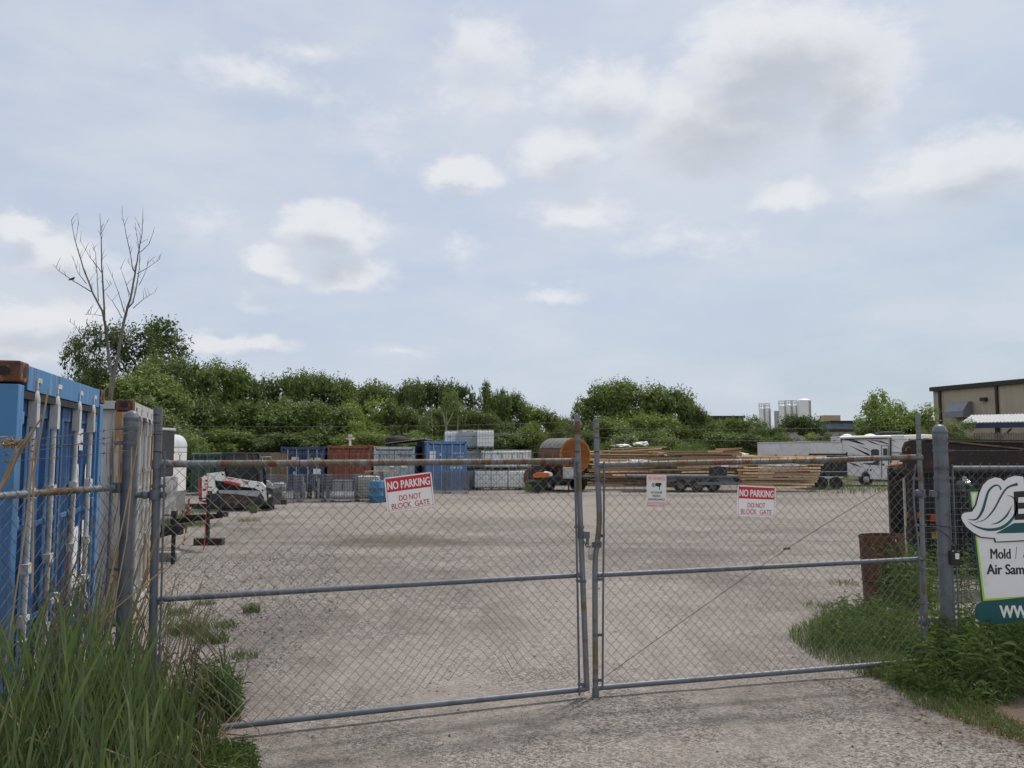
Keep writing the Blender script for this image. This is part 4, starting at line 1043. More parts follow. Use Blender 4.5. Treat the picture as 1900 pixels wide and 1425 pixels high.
# ------------------------------------------------------------------ compact track loader
YB = 28.0
LB = thing('track_loader', 'white compact track loader with red stripe and black tracks, facing right', 'loader', (P(431, 900, YB).x, YB, gz(YB)), radians(6))
bw = pmat('loader_white', (.70, .70, .70), (.60, .59, .57), 4, (.5, .7), .4)
def B(zx, zy): q = P(340+zx/10.556, 850+zy/10.556, YB); return (q.x-LB.location.x, q.z-LB.location.z)
def bl(pts): return [B(*p) for p in pts]
dirt = pmat('dusty_track', (.085, .065, .055), (.05, .042, .038), 6, (.4, .6), .9, 0, .4, 40)
for sgn, y0 in ((0, -.02), (1, 1.32)):
    mb = MB(); tr = [(480,660),(520,610),(700,640),(1430,640),(1560,760),(1590,880),(1530,950),(1350,985),(640,985),(560,930),(500,800)]
    mb.prism(bl(tr), y0+.02, y0+.34); t_ = mb.build('track', dirt, LB, bevel=.03)
    if sgn == 0:
        mb = MB(); mb.prism(bl([(700,625),(1450,640),(1500,690),(1440,760),(1300,745),(1000,700),(720,690)]), y0-.03, y0+.02); mb.build('track_guard', grey_p, t_, bevel=.01)
        mb = MB(); mb.prism(bl([(720,860),(1420,830),(1440,905),(720,930)]), y0-.01, y0+.02); mb.build('track_frame', pmat('track_frame', (.12, .075, .06), (.08, .06, .05), 6), t_)
        for zx, zy, r in ((800,900,.13),(960,905,.11),(1120,900,.11),(1280,890,.11),(1430,860,.14),(620,800,.2)):
            x, z = B(zx, zy); mb = MB(); mb.lathe([(r*.4, y0-.02), (r, y0-.005), (r, y0+.02)], 14, (x, 0, z), axis='Y'); mb.build('roller', black, t_)
mb = MB(); mb.prism(bl([(480,330),(620,300),(1000,420),(1420,520),(1480,640),(700,650),(480,640)]), .34, 1.30); mb.build('chassis', black, LB, bevel=.03)
mb = MB(); mb.prism(bl([(760,-60),(1290,-90),(1420,250),(1440,520),(1000,460),(760,330)]), .30, 1.34); mb.build('cab', glass_d, LB, bevel=.04)
mb = MB()
for y in (.28, 1.32):
    for a, b_ in (((760,-60),(1290,-90)), ((1290,-90),(1440,300)), ((760,-60),(770,340)), ((1440,300),(1450,540))):
        (xa, za), (xb, zb) = B(*a), B(*b_); mb.bar((xa, y, za), (xb, y, zb), .07, .07)
(xa, za), (xb, zb) = B(720, -80), B(1320, -110); mb.box(((xa+xb)/2, .82, za+.02), (xb-xa, 1.12, .07)); mb.build('cab_frame', black, LB)
for nm, y0 in (('lift_arm', .02), ('lift_arm', 1.38)):
    mb = MB(); mb.prism(bl([(500,300),(740,268),(800,270),(815,360),(1100,410),(1520,480),(1590,560),(1625,700),(1630,880),(1560,890),(1545,760),(1490,650),(1380,590),(1110,560),(820,460),(640,440),(540,380)]), y0, y0+.13)
    ar = mb.build(nm, bw, LB, bevel=.012)
    if y0 < 1:
        mb = MB(); mb.prism(bl([(815,375),(1010,405),(950,425)]), y0-.006, y0); mb.prism(bl([(1150,440),(1280,462),(1260,474),(1140,452)]), y0-.006, y0); mb.build('stripe', red_p, ar)
        x, z = B(1590, 870); mb = MB(); mb.lathe([(.02, y0-.02), (.06, y0-.01), (.06, y0+.0)], 12, (x, 0, z), axis='Y')
        for zx, zy in ((1535,630),(1450,545),(775,320)): x, z = B(zx, zy); mb.lathe([(.03, y0-.012), (.03, y0)], 10, (x, 0, z), axis='Y')
        mb.build('pivot_pin', black, ar)
        (xa, za), (xb, zb) = B(1165, 520), B(1260, 500); text('marking', 'T190', xa, xb, za, zb+.05, y0-.004, ink, LB, .01)
mb = MB(); mb.prism(bl([(385,380),(500,290),(610,330),(640,560),(690,620),(640,690),(600,800),(580,640),(480,640),(470,820),(385,830)]), -.02, .10); up = mb.build('rear_upright', bw, LB, bevel=.015)
mb = MB(); mb.prism(bl([(400,590),(480,595),(455,640),(400,640)]), -.028, -.021); mb.build('stripe', red_p, up)
(xa, za), (xb, zb) = B(450, 580), B(590, 545); text('marking', 'bobcat', xa, xb, za, zb, -.026, ink, LB, .01)
mb = MB()
for zx, zy, w_, h_ in ((470,335,.05,.05), (470,440,.07,.06), (465,505,.11,.035)): x, z = B(zx, zy); mb.box((x, -.023, z), (w_, .006, h_))
mb.build('decal', ink, up)
mb = MB(); mb.prism(bl([(318,410),(350,375),(375,380),(375,830),(460,830),(455,880),(330,835)]), .0, 1.5); mb.build('tailgate', red_p, LB, bevel=.02)
(xa, za), (xb, zb) = B(820, 465), B(1105, 530); mb = MB(); mb.tube([(xa, .0, za), (xb, .0, zb)], .055, 10); mb.build('lift_cylinder', red_p, LB)
mb = MB(); mb.prism(bl([(1610,560),(1740,600),(1760,700),(1730,940),(1640,945),(1560,930),(1600,890),(1640,880)]), -.1, 1.6); mb.build('bucket', black, LB, bevel=.02)
x, z = B(1690, 740); mb = MB(); mb.box((x, -.115, z), (.08, .01, .09)); mb.build('decal', label_w, LB)

# ------------------------------------------------------------------ cargo trailers on the left
silver_cap = pmat('silver_cap', (.62, .63, .64), (.5, .5, .51), 3, (.5, .7), .3, .4)
YT = 15.3
tw = thing('cargo_trailer', 'white enclosed cargo trailer with silver rounded top and treadplate foot', 'trailer', (P(355, 950, YT+1.9).x, YT, gz(YT)))
zt = P(340, 806, YT+1.4).z-gz(YT); zm = P(340, 910, YT+1.4).z-gz(YT); zl = P(340, 947, YT+1.4).z-gz(YT)
def nose(mb, r, z0, z1, L, rr=.0):
    pts = []
    for k in range(9): a = -pi/2+pi/2*k/8; pts.append((-r+r*cos(a), .0+r+r*sin(a)))
    pts += [(0, 1.9-r)]+[(-r+r*cos(a), 1.9-r+r*sin(a)) for a in [pi/2*k/8 for k in range(9)]]+[(-L, 1.9), (-L, 0)]
    n = len(pts); mb.add([(x, y, z0) for x, y in pts]+[(x, y, z1) for x, y in pts], [list(range(n))[::-1], [n+i for i in range(n)]]+[(i, (i+1) % n, n+(i+1) % n, n+i) for i in range(n)])
mb = MB(); nose(mb, .42, zm, zt-.26, 4.2); mb.build('body', white_p, tw)
mb = MB(); prev = None
for k in range(6):
    a = pi/2*k/5; ins = .22*(1-cos(a)); z = zt-.26+.26*sin(a)
    pts = []
    for j in range(9): b_ = -pi/2+pi/2*j/8; pts.append((-.42+(.43-ins)*cos(b_), .42+(.43-ins)*sin(b_), z))
    pts += [(-.42+(.43-ins)*cos(b_), 1.48+(.43-ins)*sin(b_), z) for b_ in [pi/2*j/8 for j in range(9)]]+[(-4.2, 1.91-ins, z), (-4.2, ins-.01, z)]
    n = len(pts); b0 = len(mb.v); mb.v.extend(pts)
    if prev is not None:
        for i in range(n): mb.f.append([prev+i, prev+(i+1) % n, b0+(i+1) % n, b0+i]); mb.mi.append(0); mb.sm.append(True)
    prev = b0
mb.f.append([prev+i for i in range(n)]); mb.mi.append(0); mb.sm.append(False)
mb.build('roof_cap', silver_cap, tw)
tread = pmat('treadplate', (.30, .30, .30), (.20, .20, .20), 60, (.45, .55), .5, .5, .8, 120)
mb = MB(); nose(mb, .425, zl, zm, 4.2); mb.build('treadplate', tread, tw)
mb = MB()
for xx in (-1.9, -2.7): mb = MB(); mb.lathe([(.2, -.1), (.33, -.09), (.34, 0), (.33, .09), (.2, .1)], 18, (xx, .1, .34), axis='Y'); mb.build('wheel', rubber, tw)
td = thing('cargo_trailer', 'dark charcoal enclosed trailer with white top strip and silver foot, left of the white one', 'trailer', (P(322, 900, 14.8).x, 12.9, gz(14)))
zt = P(322, 798, 14.6).z-gz(14); zm = P(322, 884, 14.6).z-gz(14); zl = P(322, 962, 14.6).z-gz(14)
mb = MB(); mb.box((-2.0, .95, (zm+zt)/2), (4.0, 1.9, zt-zm)); mb.build('body', pmat('charcoal_paint', (.028, .03, .035), (.035, .037, .042), 4), td, bevel=.03)
mb = MB(); mb.box((-2.0, .95, zt+.012), (4.02, 1.92, .045)); mb.build('top_strip', silver_cap, td, bevel=.01)
mb = MB(); mb.box((-1.94, .95, (zm+zl)/2), (4.06, 1.86, zm-zl)); mb.build('stone_guard', pmat('scuffed_aluminium', (.36, .36, .355), (.20, .19, .18), 7, (.42, .6), .6, .3, .6, 20), td, bevel=.02)
mb = MB()
for xx in (-1.9, -2.7): mb = MB(); mb.lathe([(.2, -.1), (.33, -.09), (.34, 0), (.33, .09), (.2, .1)], 18, (xx, .1, .34), axis='Y'); mb.build('wheel', rubber, td)
def tongue(par, pts, jack, wheel=True):
    L0 = par.location
    mb = MB()
    for a, b_ in pts: mb.bar(Vector(a)-L0, Vector(b_)-L0, .07, .09)
    mb.build('tongue', black, par, bevel=.005)
    mb = MB(); j = Vector(jack)-L0; mb.tube([j+Vector((0,0,-.42)), j+Vector((0,0,.42))], .035, 10); mb.box(j+Vector((0, 0, .42)), (.08, .08, .1)); mb.tube([j+Vector((0, 0, .40)), j+Vector((-.2, -.02, .40))], .012, 6); mb.build('jack', black, par)
Yt = 16.2
a1 = P(410, 957, Yt); a2 = P(318, 968, Yt+.3); a3 = P(330, 966, YT+1.2)
tongue(tw, ((a2, a1), (P(345, 960, YT+1.7), a1)), P(386, 962, Yt-.1))
mb = MB(); q = a1-tw.location; mb.box(q+Vector((.03, 0, .03)), (.22, .09, .1)); mb.tube([q+Vector((-.02, 0, .0)), q+Vector((-.02, 0, .28))], .03, 8); mb.build('coupler', black, tw, bevel=.01)
cqs = [P(388+.8*sin(k*2.1), 968+k*3, Yt-.12)-tw.location for k in range(11)]
mb = MB(); mb.tube(cqs, .017, 6); mb.build('safety_chain', galv_dark, tw)
b1 = P(337, 982, 13.7); b2 = P(270, 1000, 14.2)
tongue(td, ((b2, b1),), P(322, 1000, 13.7))
mb = MB(); q = b1-td.location; mb.box(q+Vector((-.16, 0, -.01)), (.34, .16, .16)); mb.box(q+Vector((-.02, 0, .05)), (.16, .08, .08)); mb.build('coupler', black, td, bevel=.015)
q = G(388, 1011); wb = thing('wood_block', 'dark squared timber block under the trailer jack on the gravel', 'timber block', (q.x, q.y, q.z)); mb = MB(); w_ = 26*q.y/F*2
mb.box((0, 0, .07), (w_, .2, .15)); mb.build('block', wood_dark, wb, bevel=.012)
q = G(317, 1041); wb = thing('concrete_block', 'grey concrete block under the charcoal trailer tongue', 'concrete block', (q.x-.05, q.y, q.z)); mb = MB(); mb.box((0, 0, .08), (.38, .2, .17)); mb.build('block', concrete, wb, bevel=.012)
strap_m = plain('red_strap', (.50, .06, .025), .6)
so = thing('ratchet_strap', 'bright red tie down strap hanging from the loader side to the gravel', 'strap', G(378, 1021))
mb = MB(); pts = [P(386, 880, 16.4), P(384, 940, 16.3), P(381, 985, 16.0), P(378, 1021, G(378, 1021).y)]
for i in range(len(pts)-1): mb.bar(pts[i], pts[i+1], .004, .04, up=(0, 1, 0))
mb.build('webbing', strap_m, so, sub=so.location)
so = thing('orange_chain', 'faded orange chain heap hanging by the white trailer foot', 'chain', P(347, 975, 17))
mb = MB(); rr = random.Random(5); o0 = P(347, 955, 17)
mb.tube([P(351, 925, 17), P(349, 945, 17), P(346, 965, 17), P(345, 990, 17), P(340, 1010, 16.2)], .022, 6)
for k in range(26):
    c = P(346+rr.uniform(-8, 8), 955+rr.uniform(-12, 10), 17); v = Vector((rr.uniform(-1, 1), rr.uniform(-1, 1), rr.uniform(-1, 1)))*.06; mb.tube([c-v, c+v], .014, 5)
mb.build('chain_links', pmat('faded_orange', (.36, .15, .10), (.28, .12, .08), 8), so, sub=so.location)
for k, (px, py, w_, lab) in enumerate(((425, 944, 3.2, 'long weathered railway sleeper lying before the track loader'), (470, 936, 2.6, 'short weathered sleeper lying by the loader bucket'))):
    q = G(px, py); o = thing('timber_sleeper', lab, 'timber', q, .04); mb = MB(); mb.box((0, 0, .09), (w_, .22, .2)); mb.build('timber', wood_dark, o, bevel=.015)

# ------------------------------------------------------------------ barrel sauna on its trailer
YSA = 44.0
q = P(1068, 845.5, YSA); R_ = 32.5*YSA/F; rzs = radians(27)
sa = thing('barrel_sauna', 'orange wooden barrel sauna with grey shingled roof on a black trailer', 'barrel sauna', (q.x, YSA, q.z), rzs)
cedar = pmat('cedar', (.42, .15, .035), (.34, .11, .028), 2.5, (.45, .65), .6, 0, .2, 30, .3, (.3, 1, 7))
cedar_d = pmat('dark_cedar', (.13, .06, .03), (.09, .04, .022), 2.5, (.45, .65), .65, 0, .2, 30, .3, (7, .3, 7))
shing = pmat('shingle', (.20, .195, .19), (.13, .125, .12), 6, (.45, .6), .85, 0, .5, 30)
SL = 2.5
mb = MB()
for k in range(28):
    a0 = 2*pi*k/28; a1 = 2*pi*(k+.94)/28; ri, ro = R_*.94, R_*.985
    vs = [(r*cos(a), y, r*sin(a)) for y in (.05, SL) for r, a in ((ro, a0), (ro, a1), (ri, a1), (ri, a0))]
    mb.add(vs, [(0,1,5,4),(1,2,6,5),(2,3,7,6),(3,0,4,7),(3,2,1,0),(4,5,6,7)])
mb.build('stave_barrel', cedar_d, sa)
for y in (.12, SL-.06): pass
mb = MB(); mb.lathe([(R_*.945, .10), (R_*.945, .14), (0, .14)], 40, axis='Y')
for k in range(-8, 9):
    z = k*R_/9.2; hw = sqrt(max(.01, (R_*.94)**2-(abs(z)+R_/18)**2)); mb.box((0, .088, z), (2*hw, .022, R_/9.2-.010))
mb.build('end_wall', cedar, sa)
mb = MB(); mb.lathe([(R_*.94, .0), (R_*1.0, .0), (R_*1.0, .10), (R_*.94, .10), (R_*.94, 0)], 40, axis='Y'); mb.build('rim', cedar, sa)
mb = MB(); x0 = -.12; mb.box((x0+.22, .068, -.12), (.52, .02, 1.36)); dr = mb.build('door', cedar, sa)
mb = MB(); mb.box((x0+.20, .054, .22), (.30, .012, .52)); mb.build('window', glass_d, dr)
mb = MB(); mb.box((x0+.20, .05, -.28), (.30, .010, .46)); mb.build('door_glass', pmat('pale_glass', (.25, .32, .37), None, 3, (.5, .6), .15), dr)
mb = MB(); n = 18
for j in range(5):
    for k in range(n):
        a0 = radians(25)+radians(130)*k/n; a1 = radians(25)+radians(130)*(k+1)/n
        vs = [(r*cos(a), y, r*sin(a)) for y, r in ((.02+j*SL/5, R_*1.03), (.02+(j+1)*SL/5, R_*1.012)) for a in (a0, a1)]
        mb.add(vs, [(0, 2, 3, 1), (1, 3, 2, 0)][:1])
ro_ = mb.build('shingle_roof', shing, sa); so_ = ro_.modifiers.new('solid', 'SOLIDIFY'); so_.thickness = .02
mb = MB()
for y in (.45, SL-.5): mb.prism([(-.8, -R_-.14), (.8, -R_-.14), (.8, -R_+.3), (.45, -R_+.10), (0, -R_+.02), (-.45, -R_+.10), (-.8, -R_+.3)], y, y+.1)
mb.build('cradle', cedar_d, sa)
zb = q.z-R_-.14
tr = thing('flat_trailer', 'low black flat trailer carrying the barrel sauna', 'trailer', (q.x, YSA, gz(YSA)), rzs)
zd = zb-gz(YSA)
mb = MB(); mb.box((-.05, 1.2, zd-.09), (2.3, 3.8, .16)); mb.box((0, -.75, zd-.15), (.16, 1.0, .12)); mb.build('deck', black, tr, bevel=.01)
for sx in (-1, 1):
    for y in (1.0, 1.85):
        mb = MB(); mb.lathe([(.16, -.1), (.31, -.09), (.32, 0), (.31, .09), (.16, .1)], 18, (sx*1.0, y, .33), axis='X'); wh = mb.build('wheel', rubber, tr)
        mb = MB(); mb.lathe([(.15, -.05), (.17, 0), (.15, .05)], 12, (sx*1.06, y, .33), axis='X'); mb.build('rim', grey_p, wh)
mb = MB(); mb.box((-1.0, 1.4, .7), (.3, 1.9, .05)); mb.box((1.0, 1.4, .7), (.3, 1.9, .05)); mb.build('mudguard', black, tr)
q = P(1055, 873, YSA-1.3); gb = thing('control_box', 'grey metal box with panel at the front of the sauna trailer', 'box', (q.x, YSA-1.3, P(1055, 884, YSA-1.3).z-.1)); mb = MB(); mb.box((0, 0, .28), (.6, .4, .58)); mb.build('case', grey_p, gb, bevel=.02)
mb = MB(); mb.box((0, -.205, .3), (.44, .012, .4)); mb.build('door_panel', pmat('pale_grey', (.42, .42, .41), None, 4), gb)
mb = MB(); mb.bar((0, 0, -.75), (0, 0, 0), .08, .08); mb.build('stand', black, gb)
# orange towed machine
q = P(993, 905, 42.5); om = thing('wood_chipper', 'small orange and black towed machine left of the sauna', 'machine', (q.x, 42.5, gz(42.5)))
mb = MB(); mb.box((.0, 0, .95), (.75, .7, .5)); mb.box((.05, 0, 1.3), (.5, .5, .3)); mb.build('engine', black, om, bevel=.05)
mb = MB(); mb.prism([(-.1, .78), (.75, .82), (.7, 1.06), (.1, 1.10), (-.15, .96)], -.45, -.2); mb.build('hood', orange_p, om, bevel=.03)
mb = MB(); mb.prism([(-.62, 1.0), (-.3, 1.35), (-.1, 1.3), (-.35, 1.05), (-.5, .55), (-.62, .55)], -.35, -.15); mb.build('chute', rust, om, bevel=.02)
mb = MB(); mb.lathe([(.14, -.09), (.29, -.08), (.29, .08), (.14, .09)], 16, (.1, -.5, .29), axis='Y'); mb.build('wheel', rubber, om); mb = MB(); mb.lathe([(.14, -.09), (.29, -.08), (.29, .08), (.14, .09)], 16, (.1, .5, .29), axis='Y'); mb.build('wheel', rubber, om)
mb = MB(); mb.bar((-.5, 0, .5), (.9, 0, .5), .1, .1); mb.bar((.9, 0, .5), (1.2, 0, .95), .06, .06); mb.build('frame', black, om)
q = P(1016, 880, 43.5); jb = thing('white_bag', 'white sack resting between orange machine and sauna', 'sack', (q.x, 43.5, P(1016, 884, 43.5).z)); mb = MB(); lump(mb, (0, 0, .08), (.3, .25, .2), 9); mb.build('cloth', white_p, jb)

# ------------------------------------------------------------------ lumber
rl = random.Random(21)
def plank_mesh(L, w, t_, seed, mats):
    rr = random.Random(seed); mb = MB(); n = 6; bow = rr.uniform(-.03, .03); tw_ = rr.uniform(-.02, .02)
    vs = []
    for i in range(n+1):
        x = -L/2+L*i/n; z = bow*(1-(2*x/L)**2); yb = tw_*(2*x/L)
        for y, zz in ((-w/2, -t_/2), (w/2, -t_/2), (w/2, t_/2), (-w/2, t_/2)): vs.append((x, y+yb, z+zz))
    fs = [(3, 2, 1, 0), tuple(n*4+k for k in range(4))]
    for i in range(n):
        for k in range(4): k2 = (k+1) % 4; fs.append((i*4+k, i*4+k2, (i+1)*4+k2, (i+1)*4+k))
    mb.add(vs, fs)
    ob = mb.build('plank', mats); me = ob.data; bpy.data.objects.remove(ob); return me
PLANKS = [plank_mesh(1, w, t_, i, lumber_m) for i, (w, t_) in enumerate(((.24, .09), (.20, .13), (.28, .10), (.15, .15), (.22, .11)))]
PLANKS_OLD = [plank_mesh(1, w, t_, i+9, lumber_old) for i, (w, t_) in enumerate(((.24, .09), (.20, .13), (.3, .08)))]
def plank(x0, x1, y_, z, L_lab, grp, old=False, tilt=0, rz=0):
    me = rl.choice(PLANKS_OLD if old else PLANKS)
    o = bpy.data.objects.new('plank', me); COL.objects.link(o)
    o.location = ((x0+x1)/2, y_, z); o.scale = (x1-x0, 1, rl.uniform(.5, 1.15)); o.rotation_euler = (rl.uniform(-.04, .04), -tilt+rl.uniform(-.006, .006), rz+rl.uniform(-.02, .02))
    return tag(o, L_lab, 'plank', grp)
def pile(px0, px1, py0, py1, Y, layers, deep, lab, grp, old=.15, ragged=22, tilt=0, bottom_in=0):
    for k in range(layers):
        u = k/max(1, layers-1); py = py1+(py0-py1)*u
        z = P(px0, py, Y).z
        for j in range(deep):
            yy = Y-.5+j*.30+rl.uniform(-.04, .04)
            a = px0+rl.uniform(0, ragged)*(1 if rl.random() < .6 else .3); b_ = px1-rl.uniform(0, ragged)*(1 if rl.random() < .6 else .25)
            if bottom_in: a += bottom_in[0]*(1-u); b_ -= bottom_in[1]*(1-u)
            if rl.random() < .16: b_ = a+(b_-a)*rl.uniform(.5, .8)
            plank(P(a, py, yy).x, P(b_, py, yy).x, yy, z+rl.uniform(-.02, .02), lab, grp, rl.random() < old, tilt)
pile(1366, 1534, 847, 903, 44.5, 12, 3, 'pale sawn plank in the tidy right hand lumber stack', 'planks of the right lumber stack', .05, 34, .0, (0, 22))
pile(1078, 1242, 838, 899, 47.0, 14, 3, 'sawn plank in the tall left lumber pile beside the sauna', 'planks of the left lumber pile', .4, 52, .0, (10, 26))
for a, b_, y, t_ in ((1134,1236,828,.035),(1105,1228,832,.05),(1140,1240,836,.02),(1110,1200,840,0)): plank(P(a, y, 46.6).x, P(b_, y, 46.6).x, 46.6+rl.uniform(-.2, .3), P(a, y, 46.6).z-.1, 'sawn plank in the tall left lumber pile beside the sauna', 'planks of the left lumber pile', False, t_)
pile(1205, 1385, 838, 884, 46.2, 12, 3, 'weathered plank of the low loose pile between both lumber stacks', 'planks of the middle loose pile', .75, 60)
for a, b_, y, t_ in ((1292,1374,834,.10),(1330,1378,831,.03),(1270,1350,838,-.02),(1340,1376,836,.02),(1300,1420,842,-.03),(1318,1460,846,-.02)): plank(P(a, y, 46.8).x, P(b_, y, 46.8).x, 46.8+rl.uniform(-.3, .3), P(a, y, 46.8).z-.05, 'weathered plank of the low loose pile between both lumber stacks', 'planks of the middle loose pile', True, t_)
for k, (px, py, Y, r, lab) in enumerate(((1192,824,46.8,(.42,.3,.14),'white crumpled tarp on top of the left lumber pile'), (1152,827,46.8,(.55,.3,.08),'flat white sheet scrap on the left pile top'), (1228,843,46.2,(.25,.2,.10),'white plastic scrap at the right end of the left pile'), (1184,855,46.0,(.6,.2,.08),'white sheet hanging at the rail height of the left pile'), (1455,863,43.8,(.9,.15,.10),'white sheet draped over the right lumber stack'), (1350,866,45.6,(.8,.2,.09),'pale sheet over the flatbed load'), (1372,843,46.5,(.45,.2,.09),'white plastic on the middle pile'))):
    q = P(px, py, Y); o = thing('plastic_sheet', lab, 'sheet', (q.x, Y, q.z-.04)); mb = MB(); lump(mb, (0, 0, .03), r, k*3.1, 4, .7); mb.build('sheet', tarp, o)
YF = 43.0
q = P(1268, 900, YF); fb = thing('flatbed_trailer', 'grey low flatbed trailer parked before the lumber piles', 'trailer', (q.x, YF, gz(YF)), radians(-4))
hw = (P(1372, 880, YF).x-P(1166, 880, YF).x)/2; zd = P(1268, 882, YF).z-gz(YF)
dk = pmat('trailer_grey', (.12, .13, .14), (.08, .085, .09), 4)
mb = MB(); mb.box((0, .9, zd-.06), (2*hw, 1.9, .12)); mb.build('deck', dk, fb, bevel=.01)
mb = MB(); mb.prism([(-hw*.55, zd-.13), (hw*.9, zd-.13), (hw*.9, zd-.36), (-hw*.35, zd-.36)], .1, .22); mb.box((hw*.62, -.1, zd-.42), (hw*.75, .16, .16)); mb.build('side_rail', dk, fb, bevel=.01)
for xx in (-.15, .75, 1.6):
    mb = MB(); mb.lathe([(.18, -.12), (.34, -.11), (.35, 0), (.34, .11), (.18, .12)], 18, (xx, .12, .36), axis='Y'); wh = mb.build('wheel', rubber, fb)
    mb = MB(); mb.lathe([(.08, -.13), (.17, -.12)], 12, (xx, .12, .36), axis='Y'); mb.build('rim', dk, wh)
mb = MB(); mb.prism([(hw*.5, zd), (hw*.78, zd), (hw*.78, zd+.45), (hw*.62, zd+.5), (hw*.5, zd+.42)], .0, .8); mb.build('tool_box', black, fb, bevel=.02)
mb = MB(); mb.prism([(-hw*.3, zd-.5), (hw*.35, zd-.5), (hw*.30, zd-.42), (-hw*.25, zd-.42)], -.04, .1); mb.build('skid_plate', rust, fb)

# ------------------------------------------------------------------ white trailers, tipping trailer and motorhome
YW = 50.0
a = P(1405, 822, YW+2); b_ = P(1505, 819, YW); c_ = P(1562, 818, YW+2.5)
wt = thing('box_trailer', 'grey and white box trailer with a framed side door beyond the lumber', 'trailer', (b_.x, b_.y, gz(50)))
zt = b_.z-gz(50); LO = wt.location
def wl(p, z): return (p.x-LO.x, p.y-LO.y, z)
mb = MB(); A_, B_, C_ = a, b_, c_; D_ = a+(c_-b_)
mb.add([wl(A_, .5), wl(B_, .5), wl(C_, .5), wl(D_, .5), wl(A_, zt-.05), wl(B_, zt), wl(C_, zt), wl(D_, zt-.05)], [(3,2,1,0),(4,5,6,7),(0,1,5,4),(1,2,6,5),(2,3,7,6),(3,0,4,7)])
mb.build('body', pmat('trailer_panel', (.56, .575, .59), (.50, .51, .53), 3), wt, bevel=.02)
dv = (B_-A_).normalized(); nv = Vector((dv.y, -dv.x, 0))
mb = MB(); e0 = A_+(B_-A_)*.64-LO; e1 = A_+(B_-A_)*.82-LO
for p0, p1 in (((e0, .6), (e0, 1.75)), ((e1, .6), (e1, 1.75)), ((e0, 1.75), (e1, 1.75))):
    u = Vector((p0[0].x, p0[0].y, p0[1]))+nv*.02; v = Vector((p1[0].x, p1[0].y, p1[1]))+nv*.02; mb.bar(u, v, .04, .06, up=nv)
mb.build('door_frame', black, wt)
mb = MB(); mb.bar(Vector(wl(A_, zt-.09))+nv*.02, Vector(wl(B_, zt-.04))+nv*.02, .03, .05); mb.bar(Vector(wl(B_, zt-.03)), Vector(wl(C_, zt-.03)), .06, .05); mb.build('roof_trim', grey_alu, wt)
mb = MB(); 
for k in (.35, .5): p = A_+(B_-A_)*k-LO; mb = MB(); mb.lathe([(.18, -.1), (.34, -.09), (.34, .09), (.18, .1)], 16, (p.x, p.y-.05, .35), axis='Y'); mb.build('wheel', rubber, wt)
mb = MB(); p = A_+(B_-A_)*.42-LO; q = B_-LO; mb.add([(p.x-1.4, p.y+.1, .2), (q.x, q.y+.05, .2), (q.x, q.y+.05, .55), (p.x-1.4, p.y+.1, .55)], [(0,1,2,3)]); mb.build('skirt', grey_p, wt)
YD = 47.0
q = P(1538, 895, YD); dt = thing('tipping_trailer', 'black high sided tipping trailer between lumber stack and motorhome', 'trailer', (q.x, YD, gz(YD)))
hw = (P(1572, 860, YD).x-P(1503, 860, YD).x)/2; zt = P(1538, 846, YD).z-gz(YD); z0_ = P(1538, 884, YD).z-gz(YD)
mb = MB(); mb.box((0, 1.0, (zt+z0_)/2), (2*hw, 2.0, zt-z0_)); mb.build('bed', black, dt, bevel=.02)
mb = MB()
for i in range(6): mb.box((-hw+.05+i*(2*hw-.1)/5, -.03, (zt+z0_)/2), (.08, .06, zt-z0_))
mb.box((0, -.03, zt-.03), (2*hw+.1, .1, .08)); mb.build('rib', black, dt)
mb = MB(); mb.tube([(-hw, -.02, zt+.1), (hw, -.02, zt+.1)], .05, 8); mb.bar((hw, 0, zt), (hw+.02, 0, zt+.22), .06, .1); mb.bar((-hw, 0, zt), (-hw, 0, zt+.12), .06, .1); mb.build('tarp_roller', rubber, dt)
mb = MB(); mb.box((0, -.05, z0_+.28), (2*hw+.05, .05, .04)); mb.build('reflective_strip', grey_alu, dt)
mb = MB()
for xx in (-.4, .45): mb = MB(); mb.lathe([(.2, -.12), (.36, -.11), (.36, .11), (.2, .12)], 16, (xx, .1, .36), axis='Y'); mb.build('wheel', rubber, dt)

YV = 53.0
v0 = P(1557, 812, YV); 
rv = thing('motorhome', 'white motorhome with black swoosh graphics, rolled awning and cab-over front', 'motorhome', (v0.x, YV, gz(YV)), radians(-7))
rvw = pmat('motorhome_white', (.58, .59, .60), (.53, .54, .55), 2, (.5, .7), .35); rvt = pmat('motorhome_roof', (.78, .78, .77), (.70, .70, .69), 2, (.5, .7), .4)
RZ = gz(YV)
def V(zx, zy):                                             # zoomed photo pixel -> motorhome side coordinates
    px, py = 1540+zx/9.5, 790+zy/9.5
    q = P(px, py, YV); x = (q.x-v0.x)/cos(radians(7)); y3 = YV-x*sin(radians(7)); q2 = P(px, py, y3)
    return (x*1.0, q2.z-RZ)
def vl(pts): return [V(*p) for p in pts]
mb = MB(); mb.prism(vl([(175,215),(1010,190),(1250,195),(1290,290),(1290,470),(1040,470),(1090,960),(680,945),(670,870),(640,810),(590,800),(545,850),(540,900),(290,880),(175,560)]), 0, 2.3); mb.build('body', rvw, rv, bevel=.05, seg=3)
mb = MB(); mb.prism(vl([(1020,470),(1290,470),(1400,560),(1700,640),(1760,800),(1740,960),(1090,960)]), .15, 2.15); mb.build('cab', rvw, rv, bevel=.08, seg=3)
mb = MB(); mb.prism(vl([(1180,490),(1330,510),(1460,610),(1180,640)]), .13, 2.17); mb.build('cab_window', glass_d, rv)
mb = MB(); mb.prism(vl([(1200,165),(1560,150),(1800,160),(1800,235),(1340,250),(1300,300)]), .05, 2.25); mb.build('cab_over', rvt, rv, bevel=.08, seg=3)
